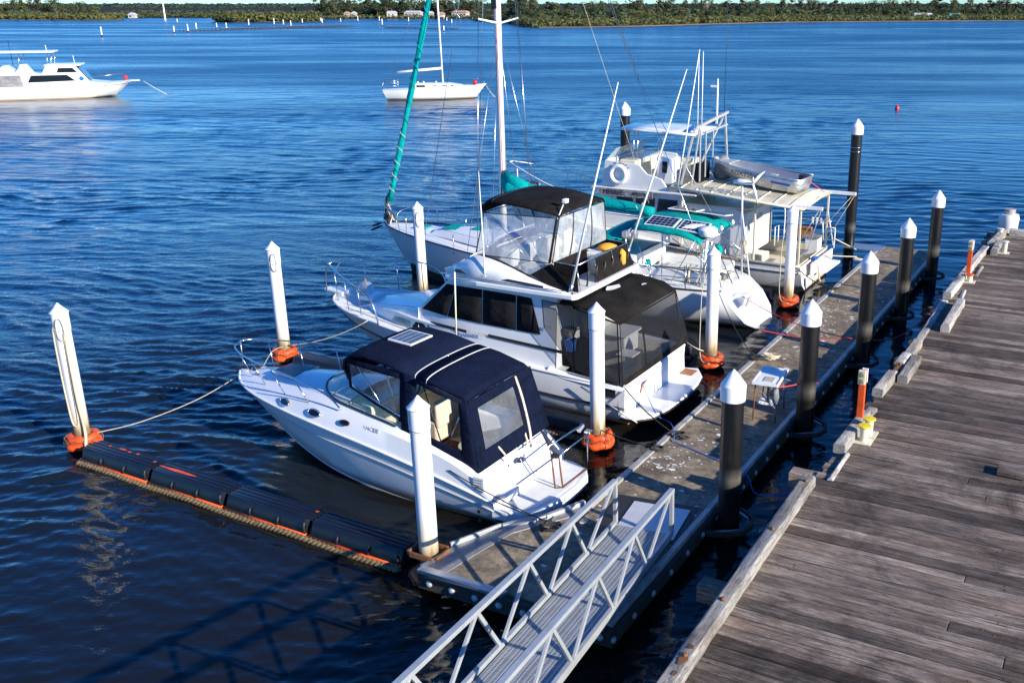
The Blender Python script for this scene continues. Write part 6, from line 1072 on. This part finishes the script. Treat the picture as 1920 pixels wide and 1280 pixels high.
build('console', G().box((6.9, 0, 3.7), (.7, 2.4, .85)), M['cream'], wb, bevel=.06); build('helm_box', G().box((5.55, .5, 3.75), (.7, .7, 1.0)), M['gel'], wb, bevel=.06); build('box_opening', G().box((5.55, .86, 3.9), (.2, .03, .42)), M['glass'], wb, bevel=.03); build('helm_box', G().box((5.0, -.2, 3.7), (.5, .7, .9)), M['cream'], wb, bevel=.06)
ht = [[V(x, y, 5.18 + .02 * (x - 4.3) + .06 * (1 - (y / 1.3) ** 2)) for y in (-1.3, -.6, 0, .6, 1.3)] for x in (4.2, 5.2, 6.2, 7.2)]; build('hard_top', G().loft(ht), M['gel'], wb, 60, solid=.06)
for (a, b_) in (((6.6, 1.1, 3.9), (6.5, 1.1, 5.15)), ((6.75, 1.1, 3.9), (6.65, 1.1, 5.15)), ((6.6, -1.1, 3.9), (6.5, -1.1, 5.15)), ((6.75, -1.1, 3.9), (6.65, -1.1, 5.15))): line([a, b_], .022, M['steel'], wb, 'top_strut')
for (a, b_, w) in (((4.75, 1.3, 3.2), (4.25, 1.15, 5.4), .1), ((4.35, 1.2, 3.2), (4.1, 1.1, 5.4), .07), ((3.9, -1.3, 3.2), (4.05, -1.2, 5.65), .09), ((4.25, 1.15, 5.4), (4.0, -1.3, 5.75), .12), ((4.25, 1.15, 5.1), (4.0, -1.3, 5.3), .08), ((4.1, -1.3, 5.7), (4.3, .7, 3.9), .07), ((4.1, .5, 3.6), (4.1, .5, 5.3), .06), ((4.1, -.2, 3.6), (4.1, -.2, 5.3), .05), ((4.1, 1.0, 3.5), (4.1, 1.0, 5.35), .06)): build('arch_bar', G().beam(a, b_, w, w * .8), M['alip'], wb, bevel=.01)
for (x, y, z1, r) in ((4.2, 1.05, 8.0, .02), (4.15, .8, 8.0, .02), (4.1, -.5, 7.0, .045), (4.05, -1.1, 10.5, .012)): line([(x, y, 5.4), (x, y, z1)], [r, r * .6], M['whitep'] if z1 < 9 else M['black'], wb, 'antenna')
build('nav_light', G().box((4.1, -.2, 6.75), (.3, .12, .08)), M['whitep'], wb, bevel=.02); line([(4.75, 1.45, 3.4), (4.4, 1.5, 5.4), (3.95, 1.6, 8.1)], [.03, .026, .012], M['whitep'], wb, 'outrigger')
build('covered_outboard', G().rev([(.3, 0), (.38, .15), (.33, .45), (.24, .7), (.14, .8), (.02, .82)], (3.8, -.5, 3.45), 12), M['tarp'], wb, 180); build('storage_box', G().box((4.3, .3, 3.75), (.25, .9, .7)), M['meshd'], wb, bevel=.02)
for x, y in ((1.9, -.9), (4.0, .3)): build('hatch_ring', G().tube([(x + .22 * math.cos(a), y + .22 * math.sin(a), 3.36 + .05 * x * .6) for a in [i * .4 for i in range(16)]], .012, 5, True), M['steel'], wb, 180)
rb = thing('life_ring', 'white round lifebuoy hanging on the work boat flybridge side', 'lifebuoy', wb.matrix_basis @ V(7.0, 1.72, 3.66), wb.rotation_euler[2]); build('ring', G().tube([(.30 * math.cos(a / 12 * math.pi), .02, .30 * math.sin(a / 12 * math.pi)) for a in range(24)], .085, 10, True), M['gel'], rb, 180)
for i, ch in enumerate('M.V.RARE'): a = R(140 - i * 15); text(ch, .13, M['ink'], rb, (-.42 * math.cos(a) if 0 else .42 * math.cos(math.pi - a) * 1., -.045, .42 * math.sin(a)), (-math.sin(a), 0, -math.cos(a)) if 0 else (-math.sin(a), 0, -math.cos(a)), (-math.cos(a), 0, math.sin(a)))
for sg in (1, -1):
    line(cat([(9.0, 1.55 * sg, 2.7), (10.5, 1.2 * sg, 3.0), (12.0, .6 * sg, 3.35), (12.8, .15 * sg, 3.5)], 5), .025, M['whitep'], wb, 'bow_rail')
    for x, y, z0, z1 in ((9.3, 1.5, 1.85, 2.75), (10.8, 1.1, 2.1, 3.05), (12.2, .5, 2.4, 3.4)): line([(x, y * sg, z0), (x, y * sg, z1)], .02, M['whitep'], wb, 'stanchion')
line([(12.8, .15, 3.5), (12.8, -.15, 3.5)], .025, M['whitep'], wb, 'bow_rail'); build('anchor_winch', G().rev([(.2, 0), (.2, .3), (.1, .35)], (11.8, 0, 2.4), 12), M['rusty'], wb, 40)
# dinghy on the roof
dn = thing('aluminium_dinghy', 'open aluminium dinghy upright on the cream roof of the work boat', 'dinghy', wb.matrix_basis @ V(.55, -.05, 3.27), wb.rotation_euler[2] - .05); dn.rotation_euler = (0, R(-4.5), dn.rotation_euler[2])
st = [[V(0, 0, .0), V(0, .52, .02), V(-.03, .62, .25), V(-.05, .68, .48)], [V(1.2, 0, -.02), V(1.2, .52, .02), V(1.2, .66, .25), V(1.2, .74, .5)], [V(2.4, 0, .0), V(2.4, .36, .08), V(2.4, .54, .3), V(2.4, .62, .55)], [V(3.1, 0, .12), V(3.15, .1, .22), V(3.2, .22, .4), V(3.25, .28, .6)], [V(3.35, 0, .3), V(3.42, 0, .4), V(3.5, 0, .52), V(3.58, 0, .64)]]
g, hr = hullmesh(st, 5); dh = build('hull', g, M['ali'], dn, 40, solid=.012); sh = [V(r[-1].x, r[-1].y, r[-1].z) for r in hr]
for sg in (1, -1): build('gunwale', G().tube([V(p.x, p.y * sg, p.z) for p in sh], .028, 6), M['ali'], dh, 180); build('spray_rail', G().tube([V(r[-2].x, abs(r[-2].y) * sg, r[-2].z) for r in hr], .014, 5), M['ali'], dh, 180)
for x, w in ((.35, 1.2), (1.35, 1.3), (2.35, 1.1)): build('thwart', G().box((x, 0, .3), (.26, w, .03)), M['alip'], dn, bevel=.01)
build('foredeck', G().prism([(2.75, -.46), (2.75, .46), (3.25, .24), (3.5, 0), (3.25, -.24)], .59, .61), M['alip'], dn); build('battery_box', G().box((.12, -.25, .4), (.3, .4, .25)), M['black'], dn, bevel=.02)
text('AGX725X', .26, M['ink'], dn, (2.05, .70, .37), (-1, .12, -.02), (0, .4, 1)); text('TERMINATOR', .01, M['inkb'], dn, (.6, .6, .3), (-1, 0, 0), (0, 0, 1)) if 0 else None; build('blue_decal', G().patch([(1.0, .685, .24), (.3, .665, .22), (.3, .68, .29), (1.0, .70, .31)], nu=2, nv=1), M['inkb'], dn, solid=.004)
dn.scale = (1.0, 1., 1.05)
rope([dn.location + V(0, 0, .5), wb.matrix_basis @ V(.1, -1.2, 3.1)], .012, M['redr'], 'pink lashing from the dinghy stern to the roof edge')
line(cat([(-.1, .6, .95), (-.3, .4, .7), (-.35, .3, .2), (-.6, .1, -.05)], 5), .03, M['rope'], wb, 'stern_hose')
rope(sag(wb.matrix_basis @ V(.1, 1.6, .9), W(15.6, -.1, .56), .1), .016, M['dark rope'], 'dark stern line from the work boat to the dock edge')
# ================================================================= far boats
mc = thing('moored_cruiser', 'white cabin cruiser with flat sunshade roof, moored at far left', 'motor boat', (-53.9, 110.2, 0), math.atan2(.36, .933)); mc.rotation_euler[2] += 0
st = [[V(-15, 0, -.3), V(-15, 2.1, -.1), V(-15, 2.3, .5), V(-15, 2.35, 1.05)], [V(-9, 0, -.3), V(-9, 2.1, -.1), V(-9, 2.35, .6), V(-9, 2.4, 1.2)], [V(-4.5, 0, -.3), V(-4.5, 1.7, .0), V(-4.4, 2.0, .8), V(-4.3, 2.2, 1.4)], [V(-2., 0, .0), V(-1.9, .7, .4), V(-1.6, 1.1, .9), V(-1.2, 1.4, 1.55)], [V(-1.3, 0, .5), V(-.9, 0, .9), V(-.5, 0, 1.25), V(0, 0, 1.68)]]
g, hr = hullmesh(st, 5); hl = build('hull', g, M['gelhull'], mc, 40); sh = [V(r[-1].x, r[-1].y, r[-1].z) for r in hr]; g = G(); deckfill(g, sh, [V(p.x, -p.y, p.z) for p in sh], .05); build('deck', g, M['gel'], mc)
for sg in (1, -1): build('stripe', G().tube([V(r[-1].x, (r[-1].y * .7 + abs(r[-2].y) * .3 + .02) * sg, r[-1].z * .7 + r[-2].z * .3) for r in hr], .03, 5), M['grey'], hl)
cb = build('cabin', G().prism([(-14.5, 1.0), (-14.6, 2.6), (-8.2, 2.6), (-7.8, 3.3), (-5., 3.3), (-3.9, 1.7), (-2.2, 1.5), (-2.2, 1.3)], -1.9, 1.9, axis='y'), M['gel'], mc, bevel=.06); build('cabin_roof', G().box((-6.2, 0, 3.4), (3.4, 3.8, .14)), M['gel'], cb, bevel=.05)
for P_, nm, m_ in (([(-9.6, 1.75), (-9.2, 2.45), (-5.9, 2.45), (-5.2, 1.85)], 'window', 'glass'), ([(-6.8, 2.7), (-6.6, 3.15), (-5.3, 3.15), (-4.9, 2.7)], 'window', 'glass'), ([(-14.3, 1.35), (-14.3, 2.5), (-10.2, 2.5), (-10.0, 1.35)], 'side_curtain', 'tarp')): build(nm, G().prism(P_, -1.95, 1.95, axis='y'), M[m_], cb)
build('windscreen', G().prism([(-4.95, 3.25), (-4.85, 3.25), (-3.9, 1.75), (-4.0, 1.75)], -1.6, 1.6, axis='y'), M['glass'], cb); disc(mc, (-4.6, -1.92, 2.05), .22, .22, (1, 0, 0), (0, 0, 1), M['bluew'], 'blue_emblem', off=.03)
build('sunshade_roof', G().box((-9.6, 0, 4.75), (5.6, 3.2, .16)), M['gel'], mc, bevel=.06); [line([(x, y, 2.6), (x + .4, y, 4.7)], .04, M['steel'], mc, 'roof_strut') for x in (-10.4, -7.8, -7.5) for y in (-1.4, 1.4)]
build('helm_console', G().prism([(-10.8, 2.6), (-10.2, 3.5), (-9.8, 3.5), (-9.2, 2.6)], -.8, .8, axis='y'), M['gel'], mc, bevel=.04); build('deck_locker', G().prism([(-12.8, 2.6), (-11.8, 3.4), (-11.4, 3.4), (-10.6, 2.6)], -1., 1., axis='y'), M['gel'], mc, bevel=.04)
build('winch_box', G().box((-13.3, 0, 3.5), (1., .7, .35)), M['black'], mc, bevel=.05)
for z in (2.95, 3.3): line([(-14.6, -1.8, z), (-11.2, -1.8, z)], .03, M['steel'], mc, 'deck_rail'); line([(-14.6, 1.8, z), (-11.2, 1.8, z)], .03, M['steel'], mc, 'deck_rail')
for x in (-14.6, -13.5, -12.4, -11.2): line([(x, -1.8, 2.6), (x, -1.8, 3.3)], .025, M['steel'], mc, 'stanchion')
build('red_fender', G().rev([(.05, 0), (.22, .12), (.22, .35), (.05, .5)], (-.6, -.1, 1.7), 10), M['red'], mc, 180); [line([(-4, 1.9 * sg, 2.2), (-1.8, 1.3 * sg, 2.3), (-.2, .2 * sg, 2.4)], .025, M['steel'], mc, 'bow_rail') for sg in (1, -1)]; build('bow_sprit', G().box((.3, 0, 1.6), (.9, .4, .12)), M['gel'], mc, bevel=.03)
for x, z0, z1 in ((-10.9, 3.4, 5.9), (-7.6, 4.8, 5.4), (-5.2, 3.4, 4.3)): line([(x, -.3, z0), (x - .05, -.3, z1)], .03, M['black'] if x < -10 else M['whitep'], mc, 'antenna')
lb = thing('life_ring', 'red and white lifebuoy on the aft rail of the moored cruiser', 'lifebuoy', mc.matrix_basis @ V(-12.9, -1.9, 3.05), mc.rotation_euler[2]); build('ring', G().tube([(.36 * math.cos(a / 10 * math.pi), 0, .36 * math.sin(a / 10 * math.pi)) for a in range(20)], .13, 8, True), M['orange'], lb, 180); [build('band', G().tube([(.36 * math.cos(a + d), 0, .36 * math.sin(a + d)) for d in (-.12, 0, .12)], .14, 8), M['gel'], lb, 180) for a in (.8, 2.4, 3.9, 5.5)]
rope(sag((-52.9, 110.6, 1.5), (-50.9, 111.6, -.05), .05, 4), .04, M['rope'], 'anchor line from the bow of the moored cruiser')
my = thing('moored_yacht', 'small white sailing yacht with white boom, moored on open water in the middle', 'sailing yacht', (-25.6, 105.3, 0), math.atan2(.2, .98))
st = [[V(.6, 0, -.2), V(.6, .3, -.1), V(.3, .8, .3), V(.0, 1.05, 1.0)], [V(3, 0, -.4), V(3, .9, -.15), V(3, 1.4, .35), V(3, 1.55, 1.08)], [V(6, 0, -.4), V(6, .9, -.15), V(6, 1.4, .4), V(6, 1.55, 1.18)], [V(8.6, 0, -.2), V(8.6, .35, .0), V(8.7, .65, .55), V(8.8, .85, 1.35)], [V(9.6, 0, .1), V(9.9, 0, .5), V(10.3, 0, 1.0), V(10.75, 0, 1.5)]]
g, hr = hullmesh(st, 5); hl = build('hull', g, M['gelhull'], my, 40); sh = [V(r[-1].x, r[-1].y, r[-1].z) for r in hr]; g = G(); deckfill(g, sh, [V(p.x, -p.y, p.z) for p in sh], .06); build('deck', g, M['gel'], my)
g, _ = sidestrip([[V(.6, .25, -.1), V(.6, .4, .0)], [V(3, 1.0, -.1), V(3, 1.12, .04)], [V(6, 1.0, -.1), V(6, 1.12, .05)], [V(8.6, .42, -.1), V(8.6, .5, .05)], [V(9.6, .02, -.1), V(9.7, .02, .1)]]); build('boot_stripe', g, M['antifoul'], hl)
cb = build('cabin', G().prism([(3.2, 1.0), (3.3, 1.62), (6.8, 1.62), (8.0, 1.45), (8.6, 1.3), (8.6, 1.1)], -.9, .9, axis='y'), M['gel'], my, bevel=.05)
for x, w in ((3.9, .9), (5.3, .4), (6.3, .4), (7.1, .3)): build('window', G().box((x, -.91, 1.38), (w, .04, .2 if w > .5 else .1)), M['glass'], cb)
line([(6.2, 0, 1.6), (6.15, 0, 8), (6.1, 0, 14)], .1, M['whitep'], my, 'mast', 10); line([(6.1, 0, 3.1), (1.6, 0, 2.75)], .13, M['whitep'], my, 'boom', 10); line([(6.15, 1.2, 8.3), (6.15, -1.2, 8.3)], .04, M['whitep'], my, 'spreader')
for a, b in (((6.1, 0, 14), (10.6, 0, 1.6)), ((6.1, 0, 14), (.2, 0, 1.2)), ((6.15, 1.2, 8.3), (6.1, 1.5, 1.2)), ((6.15, -1.2, 8.3), (6.1, -1.5, 1.2)), ((6.15, 1.2, 8.3), (6.1, 0, 14)), ((6.15, -1.2, 8.3), (6.1, 0, 14))): line([a, b], .012, M['steel'], my, 'stay', 4)
for z in (1.45, 1.75, 1.95): line([(1.6, -1.2, z), (.1, -1.0, z), (.1, 1.0, z), (1.6, 1.2, z)], .022, M['steel'], my, 'pushpit')
for x, y in ((1.6, -1.2), (.1, -1.0), (.1, 1.), (1.6, 1.2), (9.4, -.6), (10.5, 0), (9.4, .6)): line([(x, y, 1.05), (x, y, 2.)], .022, M['steel'], my, 'stanchion')
line([(9.4, -.6, 2.), (10.6, 0, 2.1), (9.4, .6, 2.)], .022, M['steel'], my, 'pulpit'); build('red_fender', G().rev([(.05, 0), (.24, .12), (.24, .38), (.05, .5)], (9.5, -.55, 1.4), 10), M['red'], my, 180)
for x in (3.6, 4.2, 5.5): build('winch', G().rev([(.12, 0), (.1, .16), (.05, .2)], (x, .3, 1.63), 8), M['steel'], my)
rope(sag((-15.1, 107.5, 1.2), (-14.2, 107.9, -.05), .1, 4), .035, M['rope'], 'anchor line from the bow of the moored yacht')
